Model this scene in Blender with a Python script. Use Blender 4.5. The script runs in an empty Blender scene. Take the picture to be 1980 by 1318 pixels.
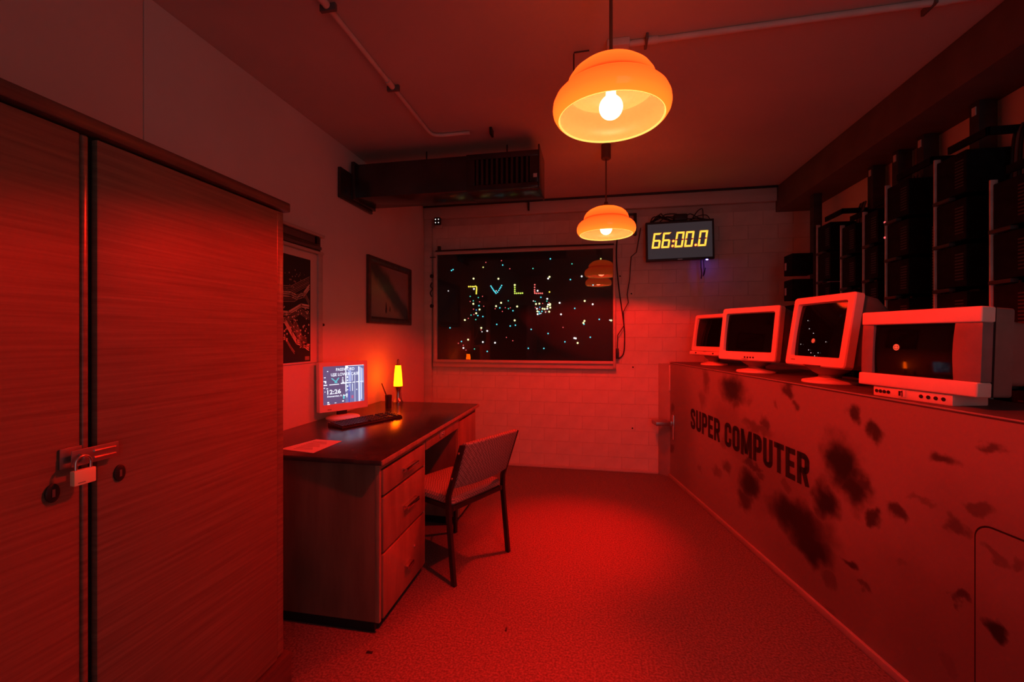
import bpy, bmesh, math, random
from mathutils import Vector, Matrix

random.seed(7)
S = bpy.context.scene
COL = S.collection
PI = math.pi

# ------------------------------------------------------------------ camera, world, exposure
cam_d = bpy.data.cameras.new('camera')
cam_d.sensor_width = 36.0
cam_d.lens = 833.0 / 1980.0 * 36.0
cam_d.shift_y = -9.0 / 1980.0
cam_d.clip_start = 0.02
cam = bpy.data.objects.new('camera', cam_d)
cam.location = (0, 0, 1.3)
cam.rotation_euler = (PI / 2, 0, 0.1873)
COL.objects.link(cam)
S.camera = cam

wd = bpy.data.worlds.new('world')
S.world = wd
wd.use_nodes = True
wd.node_tree.nodes['Background'].inputs[0].default_value = (0.80, 0.92, 1.0, 1)
wd.node_tree.nodes['Background'].inputs[1].default_value = 0.42

S.view_settings.view_transform = 'Standard'
S.view_settings.look = 'None'
S.view_settings.exposure = 0.0
S.view_settings.gamma = 1.0
S.view_settings.use_curve_mapping = False
S.cycles.sample_clamp_indirect = 6.0
S.cycles.max_bounces = 8

# lamp levels (linear RGB radiance)
BULB = (14.0, 2.7, 1.3)
BULB_W, BULB_COL = 80.0, (1.0, 0.0034, 0.0016)   # small bright filament inside the clear bulb
POOL_W = (230.0, 330.0)                            # the lamps' narrow downward beams
SHADE_GLOW = 2.8
LAVA = (24.0, 1.9, 0.012)

XL, YB, XR, ZC = -1.74, 4.285, 1.90, 2.65
YF = -1.6


# ------------------------------------------------------------------ materials
def lk(nt, a, b):
    nt.links.new(a, b)


def base_mat(name, color, rough=0.6, metal=0.0, coat=0.0, spec=0.5):
    m = bpy.data.materials.new(name)
    m.use_nodes = True
    b = m.node_tree.nodes['Principled BSDF']
    b.inputs['Base Color'].default_value = (*color, 1)
    b.inputs['Roughness'].default_value = rough
    b.inputs['Metallic'].default_value = metal
    b.inputs['Coat Weight'].default_value = coat
    b.inputs['Coat Roughness'].default_value = 0.2
    b.inputs['Specular IOR Level'].default_value = spec
    return m


def noise_mat(name, c1, c2, scale=(8, 8, 8), rough=0.6, detail=4, metal=0.0, bump=0.0, lo=0.35, hi=0.65, bscale=None, coat=0.0, spec=0.5):
    m = base_mat(name, c1, rough, metal, coat, spec)
    nt = m.node_tree
    b = nt.nodes['Principled BSDF']
    tc = nt.nodes.new('ShaderNodeTexCoord')
    mp = nt.nodes.new('ShaderNodeMapping')
    mp.inputs['Scale'].default_value = scale
    nz = nt.nodes.new('ShaderNodeTexNoise')
    nz.inputs['Scale'].default_value = 1.0
    nz.inputs['Detail'].default_value = detail
    rp = nt.nodes.new('ShaderNodeValToRGB')
    rp.color_ramp.elements[0].position = lo
    rp.color_ramp.elements[1].position = hi
    rp.color_ramp.elements[0].color = (*c1, 1)
    rp.color_ramp.elements[1].color = (*c2, 1)
    lk(nt, tc.outputs['Object'], mp.inputs[0])
    lk(nt, mp.outputs[0], nz.inputs['Vector'])
    lk(nt, nz.outputs['Fac'], rp.inputs[0])
    lk(nt, rp.outputs[0], b.inputs['Base Color'])
    if bump:
        n2 = nz
        if bscale:
            n2 = nt.nodes.new('ShaderNodeTexNoise')
            n2.inputs['Scale'].default_value = bscale
            n2.inputs['Detail'].default_value = 3
            lk(nt, tc.outputs['Object'], n2.inputs['Vector'])
        bp = nt.nodes.new('ShaderNodeBump')
        bp.inputs['Strength'].default_value = bump
        bp.inputs['Distance'].default_value = 0.004
        lk(nt, n2.outputs['Fac'], bp.inputs['Height'])
        lk(nt, bp.outputs[0], b.inputs['Normal'])
    return m


def emit_mat(name, color, strength=1.0, base=(0.02, 0.02, 0.02), rough=0.3):
    m = base_mat(name, base, rough)
    b = m.node_tree.nodes['Principled BSDF']
    b.inputs['Emission Color'].default_value = (*color, 1)
    b.inputs['Emission Strength'].default_value = strength
    return m


def radiance_mat(name, rgb, base=(0.02, 0.02, 0.02), rough=0.3):
    mx = max(rgb)
    return emit_mat(name, tuple(v / mx for v in rgb), mx, base, rough)


M = {}
M['plaster'] = noise_mat('plaster', (0.72, 0.66, 0.60), (0.78, 0.72, 0.66), (2, 2, 2), 0.7, bump=0.10, bscale=60)
M['ceiling'] = noise_mat('ceiling_paint', (0.50, 0.47, 0.44), (0.56, 0.52, 0.48), (1.5, 1.5, 1.5), 0.75, bump=0.12, bscale=40)
M['brick'] = noise_mat('painted_brick', (0.60, 0.56, 0.50), (0.68, 0.64, 0.57), (7, 7, 7), 0.62, bump=0.25, bscale=25)
M['mortar'] = noise_mat('painted_mortar', (0.48, 0.44, 0.40), (0.56, 0.52, 0.47), (9, 9, 9), 0.8)
M['carpet'] = noise_mat('grey_carpet', (0.085, 0.082, 0.082), (0.21, 0.20, 0.20), (110, 110, 110), 0.62, detail=5, bump=0.35, bscale=220, lo=0.36, hi=0.66)
M['white_wood'] = noise_mat('painted_wood', (0.5, 0.47, 0.42), (0.58, 0.54, 0.49), (2, 2, 20), 0.5, bump=0.05)
M['beam'] = noise_mat('brown_grey_boarding', (0.10, 0.08, 0.07), (0.13, 0.105, 0.09), (1, 6, 6), 0.7)
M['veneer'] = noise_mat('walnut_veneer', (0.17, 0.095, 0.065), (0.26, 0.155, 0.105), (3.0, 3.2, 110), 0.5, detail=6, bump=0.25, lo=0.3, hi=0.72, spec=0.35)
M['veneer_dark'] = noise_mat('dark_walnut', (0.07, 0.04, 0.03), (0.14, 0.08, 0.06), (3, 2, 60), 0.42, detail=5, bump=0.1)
M['veneer_edge'] = noise_mat('glossy_veneer_edge', (0.15, 0.08, 0.055), (0.25, 0.15, 0.10), (3, 3, 90), 0.3, detail=6, bump=0.15, coat=0.3)
M['gap'] = base_mat('shadow_black', (0.008, 0.008, 0.008), 0.9)
M['desk_wood'] = noise_mat('desk_wood', (0.22, 0.12, 0.08), (0.34, 0.20, 0.13), (14, 14, 2.5), 0.4, detail=5, bump=0.05, coat=0.1)
M['desk_side'] = noise_mat('desk_side_wood', (0.15, 0.09, 0.06), (0.22, 0.13, 0.09), (14, 14, 2.5), 0.45, detail=5, bump=0.05)
M['desk_top'] = noise_mat('desk_linoleum', (0.035, 0.03, 0.03), (0.06, 0.052, 0.05), (18, 18, 18), 0.22, bump=0.04, bscale=90, spec=0.6)
M['edge'] = noise_mat('desk_edge', (0.3, 0.19, 0.13), (0.4, 0.27, 0.18), (4, 40, 4), 0.35)
M['chrome'] = base_mat('brushed_chrome', (0.72, 0.70, 0.67), 0.22, 1.0)
M['brass'] = base_mat('brass', (0.95, 0.82, 0.5), 0.38, 0.15)
M['steel'] = base_mat('dull_steel', (0.42, 0.41, 0.40), 0.35, 0.9)
M['black_steel'] = noise_mat('black_enamel', (0.012, 0.012, 0.013), (0.022, 0.021, 0.022), (20, 20, 20), 0.4)
M['black_plastic'] = noise_mat('black_plastic', (0.014, 0.014, 0.016), (0.022, 0.022, 0.024), (30, 30, 30), 0.45)
M['rack_black'] = noise_mat('rack_black', (0.004, 0.004, 0.005), (0.010, 0.009, 0.011), (25, 25, 25), 0.75, spec=0.12)
M['rack_pale'] = noise_mat('rack_pale_rail', (0.45, 0.42, 0.40), (0.55, 0.52, 0.5), (6, 6, 20), 0.5)
M['rack_post'] = noise_mat('rack_dark_post', (0.03, 0.028, 0.028), (0.05, 0.046, 0.046), (6, 6, 20), 0.6)
M['label_white'] = base_mat('white_sticker', (0.6, 0.58, 0.55), 0.6)
M['cable'] = base_mat('black_cable', (0.012, 0.012, 0.012), 0.5)
M['cable_grey'] = base_mat('grey_cable', (0.12, 0.11, 0.11), 0.5)
M['duct'] = noise_mat('galvanised_dark_duct', (0.045, 0.042, 0.042), (0.075, 0.07, 0.07), (5, 5, 5), 0.2, metal=0.6)
M['duct_in'] = base_mat('duct_inside', (0.006, 0.006, 0.006), 0.9)
M['pipe'] = noise_mat('painted_conduit', (0.6, 0.55, 0.5), (0.7, 0.65, 0.6), (8, 8, 8), 0.45)
M['beige'] = noise_mat('beige_plastic', (0.84, 0.76, 0.66), (0.90, 0.82, 0.72), (12, 12, 12), 0.38)
M['grey_bezel'] = noise_mat('grey_plastic', (0.20, 0.195, 0.19), (0.24, 0.23, 0.225), (12, 12, 12), 0.45)
M['shaded_beige_shell'] = noise_mat('shaded_beige_shell', (0.19, 0.17, 0.15), (0.23, 0.205, 0.18), (12, 12, 12), 0.55)  # beige plastic darkened, shade of the sides and necks put into the colour
M['crt_glass'] = base_mat('dark_tube_glass', (0.003, 0.003, 0.0035), 0.06, 0, 0.0, 0.3)
M['fabric'] = None
M['frame_dark'] = noise_mat('dark_picture_frame', (0.05, 0.03, 0.02), (0.09, 0.055, 0.035), (20, 20, 20), 0.35)
M['paper'] = noise_mat('paper', (0.86, 0.83, 0.78), (0.9, 0.87, 0.82), (6, 6, 6), 0.8)
M['ink'] = base_mat('ink', (0.25, 0.22, 0.2), 0.8)
M['black_print'] = base_mat('black_print', (0.008, 0.008, 0.008), 0.6)
M['poster_black'] = base_mat('poster_black', (0.006, 0.006, 0.007), 0.5)
M['trace'] = base_mat('copper_trace_print', (0.85, 0.68, 0.55), 0.5)
M['trace_dim'] = base_mat('dim_trace_print', (0.34, 0.25, 0.20), 0.5)
M['board'] = noise_mat('light_board_black', (0.020, 0.016, 0.018), (0.030, 0.024, 0.026), (3, 3, 3), 0.55)
M['cup'] = base_mat('smoky_cup', (0.06, 0.045, 0.045), 0.12, 0.0, 0.3)
M['lampmetal'] = base_mat('lamp_brown_metal', (0.16, 0.09, 0.06), 0.4, 0.3)
M['lava_base'] = base_mat('lamp_silver_base', (0.6, 0.55, 0.52), 0.22, 0.9)

# pane: thin clear sheet, fresnel mirror over see-through
m = bpy.data.materials.new('clear_pane'); m.use_nodes = True
nt = m.node_tree; nt.nodes.remove(nt.nodes['Principled BSDF'])
fr = nt.nodes.new('ShaderNodeFresnel'); fr.inputs[0].default_value = 1.5
tr = nt.nodes.new('ShaderNodeBsdfTransparent'); tr.inputs[0].default_value = (0.93, 0.93, 0.93, 1)
gl = nt.nodes.new('ShaderNodeBsdfGlossy'); gl.inputs['Roughness'].default_value = 0.015
mx = nt.nodes.new('ShaderNodeMixShader')
lk(nt, fr.outputs[0], mx.inputs[0]); lk(nt, tr.outputs[0], mx.inputs[1]); lk(nt, gl.outputs[0], mx.inputs[2])
lk(nt, mx.outputs[0], nt.nodes['Material Output'].inputs[0])
M['pane'] = m

# woven chair fabric
m = base_mat('woven_fabric', (0.4, 0.33, 0.28), 0.9)
nt = m.node_tree; b = nt.nodes['Principled BSDF']
tc = nt.nodes.new('ShaderNodeTexCoord')
ck = nt.nodes.new('ShaderNodeTexChecker'); ck.inputs['Scale'].default_value = 105
ck.inputs['Color1'].default_value = (0.56, 0.47, 0.41, 1); ck.inputs['Color2'].default_value = (0.28, 0.22, 0.19, 1)
nz = nt.nodes.new('ShaderNodeTexNoise'); nz.inputs['Scale'].default_value = 120
mxr = nt.nodes.new('ShaderNodeMix'); mxr.data_type = 'RGBA'; mxr.blend_type = 'MULTIPLY'; mxr.inputs[0].default_value = 0.4
lk(nt, tc.outputs['Object'], ck.inputs[0]); lk(nt, tc.outputs['Object'], nz.inputs['Vector'])
lk(nt, ck.outputs['Color'], mxr.inputs[6]); lk(nt, nz.outputs['Fac'], mxr.inputs[7])
lk(nt, mxr.outputs[2], b.inputs['Base Color'])
bp = nt.nodes.new('ShaderNodeBump'); bp.inputs['Strength'].default_value = 0.5; bp.inputs['Distance'].default_value = 0.003
lk(nt, ck.outputs['Fac'], bp.inputs['Height']); lk(nt, bp.outputs[0], b.inputs['Normal'])
M['fabric'] = m

# sprayed counter paint: grey with soft black blots and, lower right, wide haze painting in the light's falloff (s along the front, z up)
BLOTS_AND_SHADE = [(1.126,.95,.148,.089,.9),(1.153,.859,.053,.048,.6),(.737,.969,.052,.086,.5),(.676,.824,.054,.056,.35),(1.326,.911,.035,.032,.3),(1.708,1.008,.043,.033,.7),(1.762,.948,.032,.027,.6),(1.597,.899,.028,.023,.35),(2.153,.966,.033,.031,.75),(2.244,.908,.035,.038,.75),(2.066,.737,.103,.11,.85),(2.139,.659,.073,.088,.8),(2.188,.68,.037,.034,.7),(1.971,.528,.08,.097,.9),(1.77,.358,.253,.111,1),(1.866,.284,.185,.091,.9),(1.337,.395,.127,.089,.95),(1.279,.278,.096,.065,.7),(1.448,.479,.042,.03,.6),(1.687,.515,.043,.033,.5),(.902,.331,.055,.033,.4),(1.05,.403,.057,.042,.55),(.621,.271,.046,.028,.3),(1.405,.749,.165,.031,.5),(1.499,.793,.035,.054,.6),(1.366,.515,.113,.031,.7),(1.015,.588,.036,.057,.4),(2.244,.57,.035,.029,.75),(2.349,.628,.044,.024,.7),(2.125,.331,.04,.027,.8),(2.004,.184,.058,.038,.55),(2.198,.256,.031,.021,.6),(2.516,.887,.046,.021,.7),(2.657,.963,.023,.019,.6),(2.452,.718,.058,.015,.4),(2.576,.431,.033,.027,.75),(2.691,.429,.036,.037,.85),(2.667,.637,.048,.022,.5),(2.728,.638,.026,.024,.5),(2.568,.672,.039,.031,.6),(2.645,.763,.044,.022,.55),(2.381,.436,.034,.031,.4),(1.988,.032,.046,.029,.4),(2.551,.201,.051,.069,.5),(.057,.64,.063,.047,.6),(.057,.273,.063,.047,.6),(2.78,.20,.62,.42,.42),(2.0,.16,.5,.22,.30),(2.7,.62,.3,.2,.25),(1.55,.47,.42,.24,.30),(1.25,.62,.25,.12,.35),(1.05,.75,.2,.1,.25),(.25,.5,.25,.5,.3)]
m = base_mat('sprayed_shaded_paint', (0.29, 0.275, 0.265), 0.45)
nt = m.node_tree; b = nt.nodes['Principled BSDF']
tc = nt.nodes.new('ShaderNodeTexCoord')
nz = nt.nodes.new('ShaderNodeTexNoise'); nz.inputs['Scale'].default_value = 10; nz.inputs['Detail'].default_value = 5
sb = nt.nodes.new('ShaderNodeVectorMath'); sb.operation = 'SUBTRACT'; sb.inputs[1].default_value = (.5, .5, .5)
sc_ = nt.nodes.new('ShaderNodeVectorMath'); sc_.operation = 'SCALE'; sc_.inputs['Scale'].default_value = 0.16
ad = nt.nodes.new('ShaderNodeVectorMath'); ad.operation = 'ADD'
lk(nt, tc.outputs['Object'], nz.inputs['Vector']); lk(nt, nz.outputs['Color'], sb.inputs[0]); lk(nt, sb.outputs[0], sc_.inputs[0])
lk(nt, tc.outputs['Object'], ad.inputs[0]); lk(nt, sc_.outputs[0], ad.inputs[1])
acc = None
for (s0, z0, rs, rz, st) in BLOTS_AND_SHADE:
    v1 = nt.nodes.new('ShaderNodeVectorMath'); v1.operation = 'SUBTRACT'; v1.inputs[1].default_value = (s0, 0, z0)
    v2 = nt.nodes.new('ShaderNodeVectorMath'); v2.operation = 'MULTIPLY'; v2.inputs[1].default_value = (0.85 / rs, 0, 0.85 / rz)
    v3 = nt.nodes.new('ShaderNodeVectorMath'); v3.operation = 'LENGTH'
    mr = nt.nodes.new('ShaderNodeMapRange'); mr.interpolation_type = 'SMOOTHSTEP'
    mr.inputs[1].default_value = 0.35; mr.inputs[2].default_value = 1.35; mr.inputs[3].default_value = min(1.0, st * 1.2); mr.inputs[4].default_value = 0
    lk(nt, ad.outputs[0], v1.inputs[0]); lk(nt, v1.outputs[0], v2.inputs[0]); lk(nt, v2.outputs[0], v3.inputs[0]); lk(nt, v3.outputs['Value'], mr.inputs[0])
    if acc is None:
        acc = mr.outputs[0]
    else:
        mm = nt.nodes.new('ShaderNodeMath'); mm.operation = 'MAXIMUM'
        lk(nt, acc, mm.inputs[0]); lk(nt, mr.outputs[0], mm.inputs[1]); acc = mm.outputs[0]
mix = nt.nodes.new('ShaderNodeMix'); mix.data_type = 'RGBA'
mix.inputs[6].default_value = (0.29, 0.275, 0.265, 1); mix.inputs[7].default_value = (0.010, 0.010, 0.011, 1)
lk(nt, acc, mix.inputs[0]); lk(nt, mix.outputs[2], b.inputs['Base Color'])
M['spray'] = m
M['counter_top'] = noise_mat('counter_dark_top', (0.075, 0.07, 0.068), (0.11, 0.10, 0.10), (6, 6, 6), 0.5)
M['counter_edge'] = noise_mat('counter_grey_edge', (0.34, 0.32, 0.31), (0.40, 0.38, 0.36), (6, 6, 6), 0.45)

# lamp materials
m = bpy.data.materials.new('bulb_glow'); m.use_nodes = True
nt = m.node_tree; nt.nodes.remove(nt.nodes['Principled BSDF'])
tr = nt.nodes.new('ShaderNodeBsdfTransparent'); em = nt.nodes.new('ShaderNodeEmission'); ad = nt.nodes.new('ShaderNodeAddShader')
em.inputs[0].default_value = (1.0, BULB[1] / BULB[0], BULB[2] / BULB[0], 1); em.inputs[1].default_value = BULB[0]
lk(nt, tr.outputs[0], ad.inputs[0]); lk(nt, em.outputs[0], ad.inputs[1]); lk(nt, ad.outputs[0], nt.nodes['Material Output'].inputs[0])
M['bulb'] = m
M['bulb_neck'] = radiance_mat('bulb_neck_glow', (60.0, 2.6, 1.1))
m = base_mat('orange_opal_shade', (0.75, 0.16, 0.03), 0.12)
nt = m.node_tree; b = nt.nodes['Principled BSDF']
tc = nt.nodes.new('ShaderNodeTexCoord'); sp = nt.nodes.new('ShaderNodeSeparateXYZ'); lk(nt, tc.outputs['Object'], sp.inputs[0])
mr = nt.nodes.new('ShaderNodeMapRange'); mr.inputs[1].default_value = 0.0; mr.inputs[2].default_value = 0.2; lk(nt, sp.outputs['Z'], mr.inputs[0])
rp = nt.nodes.new('ShaderNodeValToRGB'); e = rp.color_ramp.elements
e[0].position = 0.0; e[0].color = (1, 0.11, 0.008, 1); e[1].position = 1.0; e[1].color = (1, 0.09, 0.006, 1)
for p_, g_, r_ in ((0.18, 0.072, 1), (0.40, 0.05, 1), (0.49, 0.028, 0.9), (0.525, 0.015, 0.45), (0.57, 0.05, 1), (0.8, 0.08, 1)):
    el = e.new(p_); el.color = (r_, g_, g_ * 0.09, 1)
lk(nt, mr.outputs[0], rp.inputs[0]); lk(nt, rp.outputs[0], b.inputs['Emission Color'])
b.inputs['Emission Strength'].default_value = SHADE_GLOW
M['shade_out'] = m
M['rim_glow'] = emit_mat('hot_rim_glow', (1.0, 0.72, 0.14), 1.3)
M['shade_in'] = noise_mat('shade_cream_lining', (0.30, 0.46, 0.25), (0.33, 0.50, 0.27), (3, 3, 3), 0.35)
M['shade_in'].node_tree.nodes['Principled BSDF'].inputs['Emission Color'].default_value = (1, 0.3, 0.05, 1)
M['shade_in'].node_tree.nodes['Principled BSDF'].inputs['Emission Strength'].default_value = 0.35
M['lava'] = radiance_mat('yellow_liquid_glow', LAVA, (0.6, 0.5, 0.02))
for k, c, st in (('c', (0.10, 0.85, 1.0), 1.5), ('g', (0.10, 0.9, 0.65), 1.1), ('b', (0.1, 0.45, 1.0), 1.0), ('r', (1.0, 0.13, 0.13), 1.1), ('R', (1.0, 0.16, 0.14), 1.5), ('Y', (1.0, 0.95, 0.42), 1.9), ('y', (0.9, 0.85, 0.25), 1.2), ('o', (1.0, 0.8, 0.08), 1.5), ('L', (0.85, 0.95, 0.3), 1.5), ('l', (0.7, 0.9, 0.12), 1.4), ('W', (1.0, 0.92, 0.88), 2.0), ('w', (0.95, 0.85, 0.85), 1.2)):
    M['led_' + k] = emit_mat('led_light_' + {'c': 'cyan', 'g': 'teal', 'b': 'blue', 'r': 'red', 'R': 'bright_red', 'Y': 'warm', 'y': 'yellow', 'o': 'amber', 'L': 'lime_bright', 'l': 'lime', 'W': 'white', 'w': 'pale'}[k], c, st)
M['screen_glow'] = emit_mat('clock_screen_glow', (0.85, 0.62, 0.70), 0.036, (0.02, 0.02, 0.02), 0.25)
M['digit'] = emit_mat('digit_yellow_glow', (1.0, 0.72, 0.07), 1.15)
M['digit_red'] = emit_mat('digit_red_glow', (0.75, 0.0, 0.03), 0.7)
M['blue_led'] = emit_mat('blue_lamp_glow', (0.12, 0.10, 1.0), 55.0)
M['face_glow'] = emit_mat('orange_face_glow', (1.0, 0.07, 0.03), 0.9)
M['lcd_a'] = emit_mat('lcd_purple_glow', (0.13, 0.09, 0.2), 1.0)
M['lcd_b'] = emit_mat('lcd_blue_glow', (0.17, 0.19, 0.40), 1.0)
M['lcd_w'] = emit_mat('lcd_white_glow', (0.85, 0.88, 1.0), 1.25)
M['lcd_c'] = emit_mat('lcd_cyan_glow', (0.12, 0.62, 0.72), 1.0)
M['lcd_d'] = emit_mat('lcd_pale_blue_glow', (0.42, 0.48, 0.85), 1.0)
M['lcd_e'] = emit_mat('lcd_deep_blue_glow', (0.05, 0.06, 0.55), 1.0)
M['lcd_p'] = emit_mat('lcd_pink_glow', (0.55, 0.12, 0.25), 1.0)

# painting
m = base_mat('painted_canvas', (0.1, 0.06, 0.04), 0.35, 0, 0.3)
nt = m.node_tree; b = nt.nodes['Principled BSDF']
tc = nt.nodes.new('ShaderNodeTexCoord'); sp = nt.nodes.new('ShaderNodeSeparateXYZ')
lk(nt, tc.outputs['Object'], sp.inputs[0])
ma = nt.nodes.new('ShaderNodeMath'); ma.operation = 'MULTIPLY_ADD'; ma.inputs[1].default_value = 0.62   # slope line z + .62*y
lk(nt, sp.outputs['Y'], ma.inputs[0]); lk(nt, sp.outputs['Z'], ma.inputs[2])
nz = nt.nodes.new('ShaderNodeTexNoise'); nz.inputs['Scale'].default_value = 9; nz.inputs['Detail'].default_value = 5
lk(nt, tc.outputs['Object'], nz.inputs['Vector'])
m2 = nt.nodes.new('ShaderNodeMath'); m2.operation = 'MULTIPLY_ADD'; m2.inputs[1].default_value = 0.10
lk(nt, nz.outputs['Fac'], m2.inputs[0]); lk(nt, ma.outputs[0], m2.inputs[2])
rp = nt.nodes.new('ShaderNodeValToRGB')
e = rp.color_ramp.elements
e[0].position = 0.0; e[0].color = (0.09, 0.055, 0.04, 1)
e[1].position = 1.0; e[1].color = (0.32, 0.2, 0.15, 1)
for p, c in ((0.22, (0.26, 0.16, 0.08)), (0.40, (0.30, 0.24, 0.11)), (0.47, (0.05, 0.055, 0.03)), (0.56, (0.05, 0.05, 0.03)), (0.62, (0.30, 0.18, 0.14))):
    el = e.new(p); el.color = (*c, 1)
mr = nt.nodes.new('ShaderNodeMapRange'); mr.inputs[1].default_value = -0.5; mr.inputs[2].default_value = 0.6
lk(nt, m2.outputs[0], mr.inputs[0]); lk(nt, mr.outputs[0], rp.inputs[0]); lk(nt, rp.outputs[0], b.inputs['Base Color'])
M['canvas'] = m

# perforated rack plate: rows of pale dots
m = base_mat('perforated_plate', (0.02, 0.02, 0.02), 0.5)
nt = m.node_tree; b = nt.nodes['Principled BSDF']
tc = nt.nodes.new('ShaderNodeTexCoord'); vo = nt.nodes.new('ShaderNodeTexVoronoi'); vo.inputs['Scale'].default_value = 70; vo.inputs['Randomness'].default_value = 0.0
rp = nt.nodes.new('ShaderNodeValToRGB'); rp.color_ramp.elements[0].position = 0.28; rp.color_ramp.elements[1].position = 0.34
rp.color_ramp.elements[0].color = (0.30, 0.26, 0.25, 1); rp.color_ramp.elements[1].color = (0.02, 0.018, 0.02, 1)
lk(nt, tc.outputs['Object'], vo.inputs['Vector']); lk(nt, vo.outputs['Distance'], rp.inputs[0]); lk(nt, rp.outputs[0], b.inputs['Base Color'])
M['perf'] = m


# ------------------------------------------------------------------ mesh builder
class MB:
    def __init__(self, mtx=None):
        self.v = []; self.f = []; self.m = mtx or Matrix.Identity(4)

    def add(self, vs, fs, mtx=None):
        o = len(self.v); t = self.m @ mtx if mtx else self.m
        self.v += [t @ Vector(p) for p in vs]
        self.f += [tuple(o + i for i in f) for f in fs]
        return self

    def box(self, x0, x1, y0, y1, z0, z1, mtx=None):
        vs = [(x, y, z) for x in (x0, x1) for y in (y0, y1) for z in (z0, z1)]
        return self.add(vs, [(0, 1, 3, 2), (4, 6, 7, 5), (0, 4, 5, 1), (2, 3, 7, 6), (0, 2, 6, 4), (1, 5, 7, 3)], mtx)

    def loft(self, rings, cap0=True, cap1=True, closed=True, mtx=None):
        n = len(rings[0]); vs = [p for r in rings for p in r]; fs = []
        for i in range(len(rings) - 1):
            for j in range(n if closed else n - 1):
                k = (j + 1) % n
                fs.append((i * n + j, i * n + k, (i + 1) * n + k, (i + 1) * n + j))
        if cap0: fs.append(tuple(range(n - 1, -1, -1)))
        if cap1: fs.append(tuple((len(rings) - 1) * n + j for j in range(n)))
        return self.add(vs, fs, mtx)

    def lathe(self, prof, seg=32, mtx=None, cap0=True, cap1=True):
        rings = [[(r * math.cos(2 * PI * j / seg), r * math.sin(2 * PI * j / seg), z) for j in range(seg)] for r, z in prof]
        return self.loft(rings, cap0, cap1, True, mtx)

    def tube(self, pts, r=0.004, seg=8, mtx=None, closed=False):
        P = [Vector(p) for p in pts]; rings = []; up = None
        n = len(P)
        for i, p in enumerate(P):
            a = P[(i - 1) % n] if (closed or i > 0) else p
            c = P[(i + 1) % n] if (closed or i < n - 1) else p
            t = (c - a).normalized()
            if up is None:
                up = Vector((0, 0, 1)) if abs(t.z) < 0.9 else Vector((1, 0, 0))
            s = t.cross(up)
            if s.length < 1e-5: s = t.cross(Vector((1, 0.3, 0)))
            s.normalize(); u = s.cross(t).normalized(); up = u
            rings.append([p + r * (math.cos(2 * PI * j / seg) * s + math.sin(2 * PI * j / seg) * u) for j in range(seg)])
        if closed: rings.append(rings[0])
        return self.loft(rings, not closed, not closed, True, mtx)

    def prism(self, poly, a0, a1, axis='z', mtx=None):
        if axis == 'z': g = lambda p, t: (p[0], p[1], t)
        elif axis == 'y': g = lambda p, t: (p[0], t, p[1])
        else: g = lambda p, t: (t, p[0], p[1])
        return self.loft([[g(p, a0) for p in poly], [g(p, a1) for p in poly]], mtx=mtx)

    def mesh(self, name, mat, bevel=0.0, seg=2, smooth=True):
        me = bpy.data.meshes.new(name)
        me.from_pydata([tuple(p) for p in self.v], [], self.f)
        bm = bmesh.new(); bm.from_mesh(me)
        bmesh.ops.recalc_face_normals(bm, faces=bm.faces)
        if bevel:
            es = [e for e in bm.edges if e.is_manifold and e.calc_face_angle(0) > 0.6]
            bmesh.ops.bevel(bm, geom=es, offset=bevel, segments=seg, profile=0.5, affect='EDGES', clamp_overlap=True)
        bm.to_mesh(me); bm.free()
        if smooth:
            me.shade_smooth()
            me.set_sharp_from_angle(angle=math.radians(38))
        me.materials.append(mat if not isinstance(mat, str) else M[mat])
        return me

    def build(self, name, mat, parent=None, bevel=0.0, seg=2, smooth=True, loc=None):
        return link(name, self.mesh(name, mat, bevel, seg, smooth), parent, loc)


def link(name, me, parent=None, loc=None):
    o = bpy.data.objects.new(name, me)
    COL.objects.link(o)
    if parent is not None: o.parent = parent
    if loc is not None: o.location = loc
    return o


def tag(o, label, cat, group=None):
    o['label'] = label; o['category'] = cat
    if group: o['group'] = group
    return o


def thing(name, label, cat, loc=(0, 0, 0), rz=0.0, group=None):
    o = bpy.data.objects.new(name, None)
    COL.objects.link(o); o.empty_display_size = 0.1
    o.location = loc; o.rotation_euler = (0, 0, rz)
    return tag(o, label, cat, group)


def struct(o):
    o['kind'] = 'structure'
    return o


def rrect(w, h, r, n=5, cx=0.0, cz=0.0):
    pts = []
    for (sx, sz, a0) in ((1, 1, 0), (-1, 1, 90), (-1, -1, 180), (1, -1, 270)):
        for i in range(n + 1):
            a = math.radians(a0 + 90 * i / n)
            pts.append((cx + sx * (w / 2 - r) + r * math.cos(a), cz + sz * (h / 2 - r) + r * math.sin(a)))
    return pts


def ringy(pts, y):
    return [(p[0], y, p[1]) for p in pts]


def arc(c, r, a0, a1, n=8):
    return [(c[0] + r * math.cos(a0 + (a1 - a0) * i / n), c[1] + r * math.sin(a0 + (a1 - a0) * i / n)) for i in range(n + 1)]


def spline(pts, n=6):
    P = [Vector(p) for p in pts]; out = []
    for i in range(len(P) - 1):
        p0 = P[max(i - 1, 0)]; p1 = P[i]; p2 = P[i + 1]; p3 = P[min(i + 2, len(P) - 1)]
        for k in range(n):
            t = k / n
            out.append(0.5 * ((2 * p1) + (p2 - p0) * t + (2 * p0 - 5 * p1 + 4 * p2 - p3) * t * t + (3 * p1 - p0 - 3 * p2 + p3) * t ** 3))
    out.append(P[-1]); return out


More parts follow.
